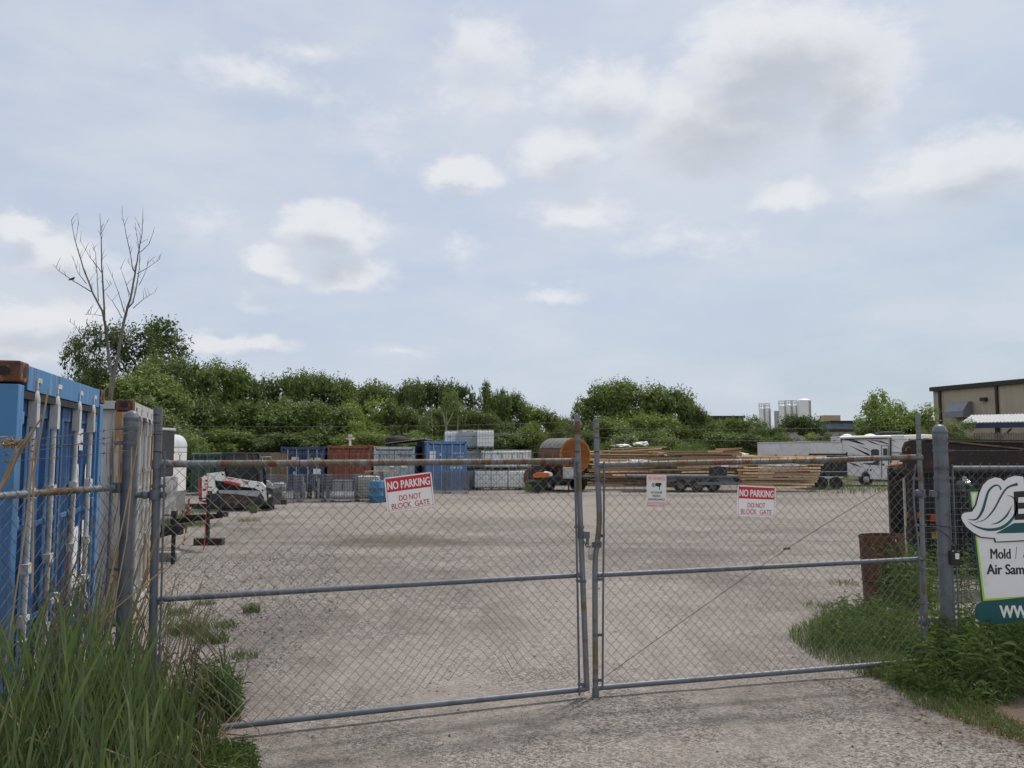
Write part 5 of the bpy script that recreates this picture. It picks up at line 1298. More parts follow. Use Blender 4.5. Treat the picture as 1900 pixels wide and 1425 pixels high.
mb = MB(); mb.prism(vl([(172,205),(172,190),(1000,165),(1230,160),(1250,192)]), -.02, 2.32); mb.build('roof', rvt, rv, bevel=.03)
mb = MB(); (xa, za), (xb, zb) = V(170, 205), V(1010, 190); mb.tube([(xa, -.10, za), (xb, -.10, zb)], .085, 12); aw = mb.build('awning', rvt, rv)
mb = MB()
for zx, z1_ in ((190, 560), (1015, 950)): (xa, za), (xb, zb) = V(zx, 215), V(zx, z1_); mb.bar((xa, -.09, za), (xb, -.05, zb), .07, .10)
(xa, za), (xb, zb) = V(200, 232), V(960, 215); mb.bar((xa, -.05, za-.02), (xb, -.05, zb-.02), .04, .05); mb.build('awning_arm', black, aw)
mb = MB(); yq = -.012
for pts in ([(215,235),(400,240),(580,335),(480,310)], [(400,240),(560,310),(585,330),(430,262)], [(600,240),(700,300),(870,352),(760,300)], [(690,250),(870,270),(1020,330),(960,320)], [(1035,240),(1135,295),(1060,265)], [(1035,330),(1225,430),(1100,370)], [(325,345),(520,430),(700,540),(600,500)], [(460,345),(620,400),(720,470),(590,400)], [(520,440),(640,480),(710,545),(640,530)], [(455,485),(600,560),(470,500)], [(300,640),(430,670),(550,740),(400,690)], [(540,660),(690,655),(850,600),(800,690),(660,690)], [(740,715),(830,690),(850,630),(790,700)]):
    mb.prism(vl(pts), yq, -.004)
mb.build('swoosh', ink, rv)
mb = MB(); mb.prism(vl([(695,430),(720,412),(810,415),(828,440),(825,540),(695,530)]), -.02, -.003); wn = mb.build('window', glass_d, rv, bevel=.004)
(xa, za), (xb, zb) = V(868, 350), V(985, 930); mb = MB(); mb.box(((xa+xb)/2, -.012, (za+zb)/2), (xb-xa, .02, za-zb)); dr = mb.build('door', rvw, rv, bevel=.01)
mb = MB()
for p, q_ in (((868,350),(868,930)), ((985,350),(985,930)), ((868,350),(985,350))): (xa, za), (xb, zb) = V(*p), V(*q_); mb.bar((xa, -.026, za), (xb, -.026, zb), .02, .03)
mb.build('door_frame', black, dr)
mb = MB(); mb.prism(vl([(892,400),(965,400),(965,560),(892,560)]), -.034, -.023); mb.build('window', glass_d, dr)
mb = MB(); mb.prism(vl([(880,670),(915,670),(915,700),(880,700)]), -.034, -.023); mb.build('handle', black, dr)
x, z = V(385, 560); mb = MB(); ring = [(x+.27*cos(a), -.012, z+.27*sin(a)) for a in [2*pi*k/24 for k in range(25)]]; mb.tube(ring, .016, 5, caps=False); mb.build('round_badge', grey_p, rv)
for zx in (615, 1560):
    x, z = V(zx, 900); mb = MB(); mb.lathe([(.2, -.02), (.42, 0), (.42, .22), (.2, .24)], 20, (x, .02, .42), axis='Y'); wh = mb.build('wheel', rubber, rv)
    mb = MB(); mb.lathe([(.0, -.03), (.2, -.02), (.22, .0)], 14, (x, .02, .42), axis='Y'); mb.build('rim', grey_p, wh)
mb = MB()
for zx, zy, w_, h_ in ((640,775,.06,.12),(690,780,.10,.12),(1030,720,.08,.2)): x, z = V(zx, zy); mb.box((x, -.01, z), (w_, .02, h_))
mb.build('hatch', black, rv)
(xa, za), (xb, zb) = V(880, 150), V(1280, 100); mb = MB(); mb.box(((xa+xb)/2, 1.0, (za+zb)/2+.0), (xb-xa, 1.0, zb-za)); mb.build('air_conditioner', black, rv, bevel=.08, seg=3)
x, z = V(725, 175); mb = MB(); mb.lathe([(.36, 0), (.34, .08), (.2, .15), (0, .17)], 16, (x, .6, z-.03)); mb.build('roof_vent', rvt, rv)
x, z = V(350, 185); mb = MB(); mb.lathe([(.32, 0), (.30, .1), (.18, .18), (0, .2)], 16, (x, .8, z-.03)); mb.build('roof_vent', rvt, rv)

# ------------------------------------------------------------------ rusty steel plant, rack and drum on the right
YX = 11.6
def X_(px, py, Y=YX): return P(px, py, Y)
x0 = X_(1680, 820); rb = thing('steel_bin', 'huge black rusted steel bin with a lifting eye, behind the right gate post', 'steel bin', (x0.x, YX, X_(1680, 866).z))
def xl(pts, Y=YX): return [(q.x-x0.x, q.z-rb.location.z) for q in (P(a, b_, Y) for a, b_ in pts)]
mb = MB(); mb.prism(xl([(1678,868),(1676,832),(1681,820),(1690,816),(1716,816),(1760,822),(1840,830),(1960,842),(2200,866),(2200,872)]), -.02, .06); mb.build('front_plate', dark_rust, rb, bevel=.01)
mb = MB(); mb.prism(xl([(1745,818),(2200,824),(2200,866),(1745,866)]), .5, .62); mb.build('rear_plate', dark_rust, rb, bevel=.01)
mb = MB(); (xa, za), (xb, zb) = xl([(1716,816),(2200,866)]); mb.bar((xa, .0, za+.012), (xb, .0, zb+.012), .10, .022); mb.build('rim_strip', pmat('rim_rust', (.14, .095, .065), (.07, .05, .04), 6), rb)
(xa, za), (xb, zb) = xl([(1745,818),(2200,823)]); mb = MB(); mb.bar((xa, .54, za+.02), (xb, .54, zb+.02), .16, .03); mb.build('rear_rim', black, rb)
(xa, za), (xb, zb) = xl([(1678,868),(2200,872)]); mb = MB(); mb.box(((xa+xb)/2+.1, .3, za-.03), (xb-xa-.2, .6, .05)); mb.build('floor_plate', dark_rust, rb)
(xe, ze), = xl([(1683.5,838)]); mb = MB(); ring = [(xe+.035*cos(a), -.025, ze+.06*sin(a)) for a in [2*pi*k/18 for k in range(19)]]; mb.tube(ring, .012, 6, caps=False); mb.build('lifting_eye', rust, rb)
# mesh rack beneath, holding odds and ends
rk0 = G(1692, 1066); rk = thing('steel_rack', 'dark welded steel rack with mesh sides under the black bin', 'rack', rk0)
zt = rb.location.z-.06-rk0.z
mb = MB(); Wd = 3.3
for x in (0, Wd):
    for y in (-.1, .5): mb.box((x, y, zt/2), (.10 if x == 0 else .08, .08, zt))
for z in (.06, zt-.05):
    for y in (-.1, .5): mb.box((Wd/2, y, z), (Wd-.1, .06, .07))
    for x in (0, Wd): mb.box((x, .2, z), (.06, .52, .07))
mb.box((.16, -.1, zt/2), (.05, .05, zt-.2)); mb.build('frame', dark_rust, rk)
mb = MB()
for i in range(46): x = .05+i*(Wd-.1)/45; mb.tube([(x, -.13, .06), (x, -.13, zt-.02)], .0035, 4, caps=False, smooth=False)
for i in range(17): z = .1+i*(zt-.15)/16; mb.tube([(.02, -.133, z), (Wd-.02, -.133, z)], .0035, 4, caps=False, smooth=False)
mb.build('mesh_side', galv_dark, rk)
mb = MB(); mb.box((Wd/2, .2, zt*.42), (Wd-.1, .5, .04)); mb.box((Wd/2, .55, zt*.5), (Wd-.1, .02, zt-.1)); mb.build('shelf', black, rk)
mb = MB(); mb.box((-.02, .52, zt/2), (.11, .06, zt)); mb.build('upright', wood_dark, rk)
mb = MB(); mb.tube([(.03, .2, .1), (.03, .2, zt-.15)], .022, 8); mb.build('pale_pole', pmat('pale_pole', (.5, .47, .42), (.4, .36, .3), 5), rk)
def rackthing(name, lab, cat, px, py, Y, w_, h_, mat, shape='box'):
    q = P(px, py, Y); o = thing(name, lab, cat, q); mb = MB()
    if shape == 'box': mb.prism([(-w_/2, 0), (w_/2, 0), (w_/2, h_*.6), (w_/3, h_), (-w_/3, h_), (-w_/2, h_*.75)], -.12, .12)
    else: lump(mb, (0, 0, h_/2), (w_/2, .16, h_/2), px, 3, .5)
    mb.build('body', mat, o, bevel=.015 if shape == 'box' else 0)
    return o
YK = rk0.y+.3
o = rackthing('leaf_blower', 'orange powered tool lying in the steel rack by the gate post', 'power tool', 1698, 962, YK, .22, .10, orange_p); mb = MB(); mb.tube([(.06, -.05, .06), (.3, -.1, .03)], .022, 8); mb.build('nozzle', black, o)
o = rackthing('chainsaw', 'orange chainsaw body in the rack, partly behind the right post', 'chainsaw', 1731, 968, YK, .18, .12, orange_p); mb = MB(); mb.tube([(-.07, -.05, .10), (0, -.05, .16), (.07, -.05, .10)], .010, 6); mb.build('handle', black, o)
o = rackthing('battery', 'black battery with yellow label on the rack shelf', 'battery', 1716, 1003, YK-.1, .62, .28, black); mb = MB(); mb.box((.12, -.125, .13), (.14, .01, .16)); mb.build('label', plain('label_amber', (.42, .38, .05)), o); mb = MB(); mb.box((-.14, -.125, .14), (.16, .01, .12)); mb.build('label', plain('label_yellow', (.42, .38, .05)), o)
o = rackthing('glass_carboy', 'pale green glass carboy seen through the right fence', 'carboy', 1791, 922, YK, .24, .28, pmat('green_glass', (.06, .09, .075), (.20, .25, .23), 3, (.5, .6), .15), 'lump')
mb = MB(); mb.tube([(0, 0, .25), (0, 0, .33)], .03, 10); mb.build('neck', white_p, o)
o = rackthing('rubber_heap', 'heap of black hoses and scrap inside the rack behind the sign', 'scrap heap', 1850, 1010, YK, 1.7, .6, black, 'lump')
mb = MB()
for k in range(8): c = (rl.uniform(-.7, .7), -.18, rl.uniform(.1, .5)); mb.tube([(c[0]+.16*cos(a), c[1], c[2]+.12*sin(a)) for a in [2*pi*i/14 for i in range(15)]], .014, 5, caps=False)
mb.build('hose', rubber, o)
o = rackthing('rusty_scrap', 'rust orange scrap metal lying on the rack top, left of the gate stile', 'scrap', 1672, 872, rk0.y+.1, .42, .12, pmat('orange_rust', (.30, .12, .05), (.17, .07, .035), 8, (.4, .6), .9), 'lump')
mb = MB(); mb.bar((-.1, -.1, .02), (.45, -.1, .0), .05, .05); mb.build('angle_iron', rust, o)
q = G(1646, 1128); dm = thing('oil_drum', 'rusty brown oil drum standing in weeds behind the right gate leaf', 'drum', (q.x*(q.y+.29)/q.y, q.y+.29, q.z), rot=(radians(-1.5), radians(-2), 0))
zt = P(1646, 992, q.y+.3).z-q.z; R0 = 38.5*(q.y+.29)/F
drm = pmat('drum_rust', (.11, .045, .026), (.055, .03, .02), 6, (.42, .6), .8, 0, .4, 40, .3, (1, 1, .4), col3=(.17, .075, .035), thr3=(.6, .68), scale3=6)
mb = MB(); mb.lathe([(R0*.97, 0), (R0*1.02, .015), (R0*1.0, .04), (R0, zt*.33), (R0*1.07, zt*.345), (R0, zt*.36), (R0, zt*.65), (R0*1.07, zt*.665), (R0, zt*.68), (R0, zt-.04), (R0*1.02, zt-.02), (R0*1.02, zt), (R0*.985, zt), (R0*.98, zt-.02), (R0*.97, .05), (0, .05)], 36); mb.build('shell', drm, dm)
q = G(1655, 1145); wb = thing('broken_board', 'pale broken board lying at the foot of the oil drum', 'board', (q.x, q.y-.1, q.z+.04), rot=(radians(25), radians(18), .5)); mb = MB(); mb.prism([(-.2, -.05), (.18, -.07), (.22, .03), (.05, .07), (-.19, .05)], -.012, .012); mb.build('board', pmat('pale_board', (.52, .45, .38), (.4, .33, .27), 5), wb)

# ------------------------------------------------------------------ buildings far right
siding = None
def siding_mat(name, col, dark, per):
    m, t, b = base_mat(name); o = t.node('ShaderNodeTexCoord').outputs['Object']
    n = t.noise(t.scale(o, (.6, .6, .25)), 1.2, 5, .6)
    t.l.new(t.mix(t.step(n, .4, .7), col, dark), b.inputs['Base Color']); b.inputs['Roughness'].default_value = .55
    return m
beige = siding_mat('beige_siding', (.36, .305, .24), (.32, .27, .215), .3)
trim_d = plain('dark_brown_trim', (.022, .018, .016), .5)
a = P(1732, 722, 75); b_ = P(1900, 707, 66)
d = Vector((b_.x-a.x, b_.y-a.y, 0)).normalized(); a0 = Vector((a.x, a.y, gz(75))); H = a.z-a0.z
bb = thing('industrial_building', 'beige ribbed metal building with dark trim and a wall hood, far right', 'building', a0, atan2(d.y, d.x))
Lb = 26
mb = MB(); n = 120; prof = []
for i in range(n+1):
    x = Lb*i/n; prof.append((x, 0 if i % 3 else -.05))
m_ = len(prof); mb.add([(x, y, 0) for x, y in prof]+[(x, y, H-.2) for x, y in prof], [(i, i+1, m_+i+1, m_+i) for i in range(m_-1)])
mb.box((-.01+Lb/2, 10, H/2-.1), (Lb-.02, 19.9, H-.25)); mb.build('wall', beige, bb)
mb = MB(); mb.box((Lb/2, 9.9, H-.02), (Lb+.3, 20.5, .38)); mb.build('roof_edge', trim_d, bb)
for px in (1746, 1852, 1958):
    r_ = ray(px, 760); t_ = None
    nn = Vector((d.y, -d.x, 0)); tt = nn.dot(a0-Vector((0, 0, CAMZ)))/nn.dot(r_); q = Vector((0, 0, CAMZ))+r_*tt; s = (q-a0).dot(d)
    mb = MB(); mb.box((s, -.1, H/2-.1), (.22, .14, H-.3)); mb.build('downpipe', trim_d, bb)
def bwall(px, py):
    r_ = ray(px, py); nn = Vector((d.y, -d.x, 0)); tt = nn.dot(a0-Vector((0, 0, CAMZ)))/nn.dot(r_); q = Vector((0, 0, CAMZ))+r_*tt; return (q-a0).dot(d), q.z-a0.z
(s0_, zt_), (s1_, zb_) = bwall(1770, 747), bwall(1806, 774)
mb = MB(); w_ = s1_-s0_; vs = []
for x in (s0_, s1_): vs += [(x, -.06, zt_), (x, -.06, zb_), (x, -1.15, zb_), (x, -1.15, zb_+.55), (x, -.45, zt_)]
mb.add(vs, [(0,1,2,3,4), (9,8,7,6,5), (1,6,7,2), (2,7,8,3), (3,8,9,4), (4,9,5,0)]); mb.build('wall_hood', pmat('hood_metal', (.20, .22, .24), (.15, .165, .18), 3, (.5, .7), .45, .4), bb)
s_, z_ = bwall(1829, 741); mb = MB(); mb.box((s_, -.22, z_), (.5, .4, .3)); mb.build('wall_lamp', trim_d, bb)
s_, z_ = bwall(1881, 700); mb = MB(); mb.tube([(s_, 2, H-.1), (s_, 2, H+1.0)], .18, 10); mb.build('roof_flue', grey_p, bb)
# canopy
a = P(1783, 786, 58); b_ = P(1985, 779, 54)
cn_ = thing('canopy', 'white corrugated canopy roof with dark blue fascia before the beige building', 'canopy', (a.x, a.y, gz(58)))
d2 = (b_-a); L = Vector((d2.x, d2.y, 0)).length; ex = Vector((d2.x, d2.y, 0)).normalized(); ey = Vector((-ex.y, ex.x, 0)); LO = cn_.location
def cl_(u, v, z): q = Vector((a.x, a.y, 0))+ex*u+ey*v; return (q.x-LO.x, q.y-LO.y, z-LO.z)
mb = MB(); n = 60; vs = [cl_(L*i/n, v, zz+(.05 if i % 2 else 0)) for v, zz in ((-.1, a.z+.05), (4.5, a.z+.75)) for i in range(n+1)]
m_ = n+1; mb.add(vs, [(i, i+1, m_+i+1, m_+i) for i in range(n)]); o = mb.build('roof_sheet', pmat('canopy_sheet', (.42, .43, .43), (.35, .35, .35), 2), cn_); sm = o.modifiers.new('solid', 'SOLIDIFY'); sm.thickness = .04
mb = MB(); mb.bar(cl_(0, 0, a.z-.17), cl_(L, 0, a.z-.17), .08, .36); mb.build('fascia', plain('navy_fascia', (.02, .035, .085), .5), cn_)
mb = MB()
for u in (2.2, L-1): mb.bar(cl_(u, .2, gz(56)), cl_(u, .2, a.z-.35), .18, .18); mb.bar(cl_(u, .2, a.z-1.3), cl_(u+.9, .2, a.z-.4), .12, .12)
mb.build('post', black, cn_)
# board fence
q0 = P(1806, 803, 55); q1 = P(1990, 800, 53); wf = thing('wooden_fence', 'weathered vertical board fence below the canopy', 'fence', (q0.x, q0.y, gz(55)))
mb = MB(); n = 40
for i in range(n):
    p = q0.lerp(q1, (i+.5)/n); mb.box((p.x-q0.x, p.y-q0.y, (q0.z-gz(55))/2+rl.uniform(-.03, .03)), ((q1.x-q0.x)/n-.02, .03, q0.z-gz(55)))
mb.build('boards', pmat('fence_board', (.16, .125, .10), (.11, .09, .075), 3), wf)
# blue-grey warehouse and low plant
def far_box(name, lab, cat, x0, x1, yt, Y, dep, mat, trim=None):
    A_ = P(x0, yt, Y); B_ = P(x1, yt, Y); zb = gz(Y); o = thing(name, lab, cat, ((A_.x+B_.x)/2, Y, zb)); w_ = B_.x-A_.x; h_ = A_.z-zb
    mb = MB(); n = max(6, int(w_/.9)); prof = [(-w_/2+w_*i/n, -.12 if i % 2 else 0) for i in range(n+1)]; m_ = n+1
    mb.add([(x, y, 0) for x, y in prof]+[(x, y, h_-.3) for x, y in prof], [(i, i+1, m_+i+1, m_+i) for i in range(n)]); mb.box((0, dep/2+.02, h_/2-.1), (w_-.02, dep, h_-.2)); mb.build('wall', mat, o)
    mb = MB(); mb.box((0, dep/2-.1, h_-.15), (w_+.4, dep+.4, .4)); mb.build('roof_edge', trim or trim_d, o); return o, w_, h_
blueg = siding_mat('blue_grey_siding', (.10, .145, .19), (.085, .125, .165), 1)
o, w_, h_ = far_box('warehouse', 'long low blue grey warehouse behind the young trees, far right', 'warehouse', 1543, 1760, 781, 150, 30, blueg)
mb = MB(); mb.box((-w_*.42, -.3, h_-4.0), (3.4, .4, 1.6)); mb.build('wall_panel', white_p, o)
mb = MB(); mb.box((-w_*.44, 4, h_+.6), (3.2, 2, 1.2)); mb.build('roof_unit', pmat('tan_unit', (.4, .3, .2), None, 4), o)
far_box('low_building', 'pale low industrial block behind the dark tree by the silos', 'building', 1440, 1606, 797, 135, 12, siding_mat('pale_block', (.34, .32, .29), (.28, .265, .245), 1))
far_box('flat_building', 'dark flat roofed building just visible above the trees', 'building', 1296, 1380, 772, 140, 14, siding_mat('charcoal_block', (.05, .05, .055), (.04, .04, .045), 1))
silo_m = pmat('silo_white', (.74, .75, .76), (.64, .65, .66), .25, (.5, .7), .5, 0, 0, 10, .1, (1, 1, .2))
def silo(px, pt, r_px, Y, lab, dome=True, rail=False, mat=silo_m):
    q = P(px, pt, Y); R = r_px*Y/F; h_ = q.z-gz(Y); o = thing('silo', lab, 'silo', (q.x, Y, gz(Y)), group='silos on the skyline')
    mb = MB(); mb.lathe([(R, 0), (R, h_*.3), (R*1.01, h_*.305), (R, h_*.31), (R, h_*.62), (R*1.01, h_*.625), (R, h_*.63), (R, h_)], 24); mb.build('shell', mat, o)
    mb = MB(); mb.lathe([(R*1.0, h_), (R*.9, h_+R*.10), (R*.45, h_+R*.24), (0, h_+R*.28)], 20); mb.build('roof', mat, o)
    if rail:
        mb = MB(); zz = h_
        for k in range(10): a_ = 2*pi*k/10; mb.tube([(R*cos(a_), R*sin(a_), zz), (R*cos(a_), R*sin(a_), zz+1.5)], .07, 4)
        for z2 in (.75, 1.5): mb.tube([(R*cos(2*pi*k/16), R*sin(2*pi*k/16), zz+z2) for k in range(17)], .06, 4)
        mb.build('railing', grey_p, o)
    mb = MB(); mb.box((R*.6, -R*.86, h_*.5), (.5, .5, h_*.98)); mb.build('ladder_cage', grey_p, o)
    return o
silo(1491.5, 743, 12, 250, 'broad white silo with a domed top, rightmost and tallest')
silo(1413.5, 758, 5.5, 252, 'slim pale silo with a railing at the far left of the silo group', rail=True)
silo(1423.5, 757.5, 5, 254, 'slim pale silo with railing, second from the left of the group', rail=True)
silo(1451, 753, 6.5, 250, 'white silo with railing at the left of the middle cluster', rail=True)
silo(1463, 752, 6.5, 252, 'white silo with railing at the centre of the middle cluster', rail=True)
silo(1473.5, 752, 5, 254, 'narrow white silo with railing beside the broad domed one', rail=True)
silo(1442.5, 763, 6, 251, 'short grey silo at the left foot of the middle cluster', mat=grey_p)

# ------------------------------------------------------------------ trees
def crown_mesh(name, seed, mat, n=15000, leaf=.0215, lobes=26, shape='round', gaps=.0, hollow=.55, spread=1.0, droop=0):
    rr = random.Random(seed); L = []
    for i in range(lobes):
        z = rr.uniform(.12, .92)
        if shape == 'round': env = .5*sqrt(max(.03, 1-((z-.45)/.58)**2))
        elif shape == 'tall': env = .5*max(.12, 1-abs(z-.35)**1.4*1.5)
        elif shape == 'airy': env = .5*sqrt(max(.05, 1-((z-.58)/.46)**2))
        else: env = .5*(1-.55*z)
        a = rr.uniform(0, 2*pi); rad = env*sqrt(rr.uniform(.0, 1))*.78
        r = rr.uniform(.10, .19)*(1.15-.45*z)*spread
        L.append((Vector((rad*cos(a), rad*sin(a), z)), r))
    mb = MB(); tot = sum(r*r for _, r in L)
    for c, r in L:
        k = int(n*r*r/tot)
        sub = [Vector((rr.gauss(0, 1), rr.gauss(0, 1), rr.gauss(0, 1)+.25)).normalized() for _ in range(9)]
        for j in range(k):
            if rr.random() < (.62 if shape != 'airy' else .75):
                v = (rr.choice(sub)+Vector((rr.gauss(0, .32), rr.gauss(0, .32), rr.gauss(0, .32)))).normalized()*rr.uniform(hollow, 1.12)
            else: v = Vector((rr.gauss(0, 1), rr.gauss(0, 1), rr.gauss(0, 1))).normalized()*rr.uniform(.5, 1.35)
            p = c+Vector((v.x*r*1.05, v.y*r*1.05, v.z*r*.85))
            if p.z < .015: p.z = rr.uniform(.015, .1)
            s = leaf*rr.uniform(.55, 1.35)
            nrm = (v.normalized()*.6+Vector((rr.gauss(0, 1), rr.gauss(0, 1), rr.gauss(0, 1)+.5)).normalized()).normalized()
            u = nrm.orthogonal().normalized(); w = nrm.cross(u); ang = rr.uniform(0, 6.28); u, w = u*cos(ang)+w*sin(ang), w*cos(ang)-u*sin(ang)
            mb.add([p-u*s, p+w*s*.42+nrm*s*.1, p+u*s, p-w*s*.42+nrm*s*.1], [(0, 1, 2, 3)])
    for j in range(int(n*.05)):                          # stray shoots on the outline
        c, r = rr.choice(L); v = Vector((rr.gauss(0, 1), rr.gauss(0, 1), abs(rr.gauss(0, 1))+.4)).normalized()
        for q in range(4):
            p = c+v*r*(1.0+.12*q)+Vector((rr.gauss(0, .008), rr.gauss(0, .008), rr.gauss(0, .008))); s = leaf*rr.uniform(.4, .8)
            u = Vector((rr.gauss(0, 1), rr.gauss(0, 1), rr.gauss(0, 1))).normalized(); w = u.orthogonal().normalized()
            mb.add([p-u*s, p+w*s*.4, p+u*s, p-w*s*.4], [(0, 1, 2, 3)])
    o = mb.build('crown', mat); me = o.data; bpy.data.objects.remove(o); return me
leaf_mid = leaf_mat('leaves_mid', (.098, .140, .042), (.135, .178, .052), (.18, .22, .075), 4)
leaf_dark = leaf_mat('leaves_dark', (.072, .105, .036), (.098, .132, .045), (.135, .168, .062), 4)
leaf_light = leaf_mat('leaves_light', (.145, .200, .055), (.185, .24, .068), (.23, .275, .10), 4)
leaf_olive = leaf_mat('leaves_olive', (.120, .155, .058), (.155, .185, .072), (.20, .23, .105), 4)
CR = {'a': crown_mesh('a', 1, leaf_mid), 'b': crown_mesh('b', 2, leaf_mid, lobes=32), 'c': crown_mesh('c', 3, leaf_mid, shape='tall', lobes=22),
      'd': crown_mesh('d', 4, leaf_dark), 'e': crown_mesh('e', 5, leaf_dark, shape='tall', lobes=18, n=10000, leaf=.022), 'f': crown_mesh('f', 6, leaf_light, n=12500, lobes=24),
      'g': crown_mesh('g', 7, leaf_olive, lobes=30), 'h': crown_mesh('h', 8, leaf_dark, shape='airy', lobes=46, n=14000, leaf=.0155, spread=.78, hollow=.35),
      'i': crown_mesh('i', 9, leaf_light, shape='airy', lobes=26, n=9000, leaf=.020, spread=.85), 'j': crown_mesh('j', 10, leaf_light, shape='bush', lobes=22, n=10000)}
def trunk_mesh(seed):
    rr = random.Random(seed); mb = MB()
    pts = [Vector((0, 0, -.02))]
    for k in range(1, 7): pts.append(pts[-1]+Vector((rr.gauss(0, .012), rr.gauss(0, .012), .13)))
    mb.tube(pts, [.020, .016, .014, .012, .009, .006, .003], 8)
    for k in range(9):
        b0 = pts[rr.randint(1, 5)]; a = rr.uniform(0, 6.28); q = [b0]
        for j in range(3): q.append(q[-1]+Vector((cos(a)*.07, sin(a)*.07, rr.uniform(.05, .1))))
        mb.tube(q, [.008, .006, .004, .002], 5)
    o = mb.build('trunk', bark); me = o.data; bpy.data.objects.remove(o); return me
TRUNKS = [trunk_mesh(k) for k in range(4)]
rt = random.Random(3)
def tree(px, top, w, Y, kind, lab, group=None, name='tree', wide=1.12):
    q = P(px, top, Y); H = q.z-gz(Y); Wd = w*Y/F*wide
    o = thing(name, lab, 'bush' if name == 'bush' else 'tree', (q.x, Y, gz(Y)), rt.uniform(0, 6.28), group)
    c = bpy.data.objects.new('crown', CR[kind]); COL.objects.link(c); c.parent = o; c.scale = (Wd*1.04, Wd*1.04, H*.98)
    if name == 'tree':
        t_ = bpy.data.objects.new('trunk', TRUNKS[rt.randint(0, 3)]); COL.objects.link(t_); t_.parent = o; t_.scale = (H*.8, H*.8, H*.9)
    return o
BELT = 'leafy green trees in the dense belt behind the containers'; BL = 'leafy green tree in the dense belt behind the containers'
for px, top, w, Y, k in ((250,672,180,47,'a'),(335,662,160,52,'b'),(405,672,150,58,'b'),(470,686,130,60,'d'),(540,685,160,62,'d'),(600,690,130,64,'b'),(655,698,140,64,'d'),(715,704,140,66,'d'),(762,702,100,64,'d'),(800,703,110,66,'d'),(850,706,110,66,'d'),(935,722,100,64,'d'),(968,745,100,66,'b'),(1004,756,80,68,'d'),(1034,772,90,70,'b'),(205,730,150,46,'g')):
    tree(px, top, w, Y, k, BL, BELT)
UND = 'lower bushy trees in front of the tall tree belt'; UL = 'lower bushy tree in front of the tall tree belt'
for px, top, w, Y, k in ((300,722,150,46,'g'),(375,738,150,53,'a'),(450,742,150,54,'b'),(520,738,150,55,'a'),(592,742,150,55,'b'),(660,743,140,56,'f'),(725,742,120,56,'a'),(778,748,120,56,'g'),(882,760,110,56,'b'),(945,778,120,57,'g'),(992,784,100,57,'a'),(400,795,150,50,'b'),(500,800,150,51,'d'),(590,800,150,52,'a'),(670,800,140,52,'b'),(760,800,140,52,'a'),(1042,792,90,55,'a'),(330,800,120,44,'b'),(250,800,120,40,'a'),(910,800,120,53,'d'),(840,810,110,52,'b')):
    tree(px, top, w, Y, k, UL, UND)
pop = tree(906, 697, 58, 63, 'e', 'narrow dark poplar rising above the tree belt, behind the stacked totes', wide=1.25)
tree(925, 712, 46, 64, 'e', 'second narrow dark poplar close on the right of the taller one')
yt_ = tree(828, 728, 105, 55, 'f', 'light green young tree with pale slender stems behind the mid blue container')
mb = MB()
for x0_, y0_, x1_, y1_ in ((828,842,828,733),(828,800,818,750),(828,790,842,762),(803,842,800,760),(846,842,850,770)): mb.tube([P(x0_, y0_, 53.6), P((x0_+x1_)/2+1, (y0_+y1_)/2, 53.6), P(x1_, y1_, 53.8)], [.06, .045, .02], 6)
ps = mb.build('pale_stem', pmat('pale_bark', (.22, .22, .15), (.16, .15, .1), 4), None); ps.parent = yt_; ps.matrix_parent_inverse = Matrix.Rotation(-yt_.rotation_euler.z, 4, 'Z') @ Matrix.Translation(-yt_.location)
tree(268, 574, 200, 72, 'h', 'tall airy dark leaved tree with sky gaps behind the dead tree', wide=1.3)
tree(178, 586, 118, 70, 'h', 'dark leaved tree at the left, standing beside the taller airy one', wide=1.2)
tree(140, 690, 60, 66, 'd', 'small dark tree just above the blue container roof')
RG = 'green trees of the group behind the lumber piles'; RL = 'green tree of the group behind the lumber piles'
tree(1072, 742, 80, 62, 'i', 'thin leaved airy tree at the left of the group behind the gate latch posts')
for px, top, w, Y, k in ((1112,724,125,62,'d'),(1165,702,160,62,'b'),(1222,716,140,63,'d'),(1265,738,95,62,'b'),(1285,752,60,62,'d'),(1120,775,130,57,'a'),(1190,768,150,57,'b'),(1252,772,110,57,'a'),(1070,790,90,56,'a'),(1160,800,130,54,'g'),(1235,795,90,54,'f')):
    tree(px, top, w, Y, k, RL, RG)
HG = 'low green scrub trees between the lumber and the silos'; HL = 'low green scrub tree between the lumber and the silos'
for px, top, w, Y, k in ((1318,766,90,64,'a'),(1352,774,100,63,'b'),(1392,772,90,64,'a'),(1422,788,80,61,'d'),(1340,800,110,58,'b'),(1398,800,110,58,'d'),(1440,806,60,58,'b')):
    tree(px, top, w, Y, k, HL, HG)
tree(1495, 765, 112, 78, 'd', 'dark rounded tree standing in front of the silos')
tree(1488, 805, 78, 64, 'j', 'bright low bush beside the box trailer roof', name='bush')
tree(1545, 800, 50, 70, 'g', 'olive bush behind the motorhome left end', name='bush')
tree(1663, 708, 128, 66, 'i', 'bright green ash tree with loose crown behind the motorhome', wide=1.25)
tree(1655, 745, 120, 67, 'f', 'lighter lower tree under the ash crown behind the motorhome')
tree(1612, 790, 60, 68, 'b', 'small green tree left of the ash tree')
tree(1772, 776, 85, 56, 'g', 'grey green shrub beside the capped post, before the beige building', name='bush')
tree(1725, 792, 70, 57, 'g', 'olive shrub just left of the capped post', name='bush')
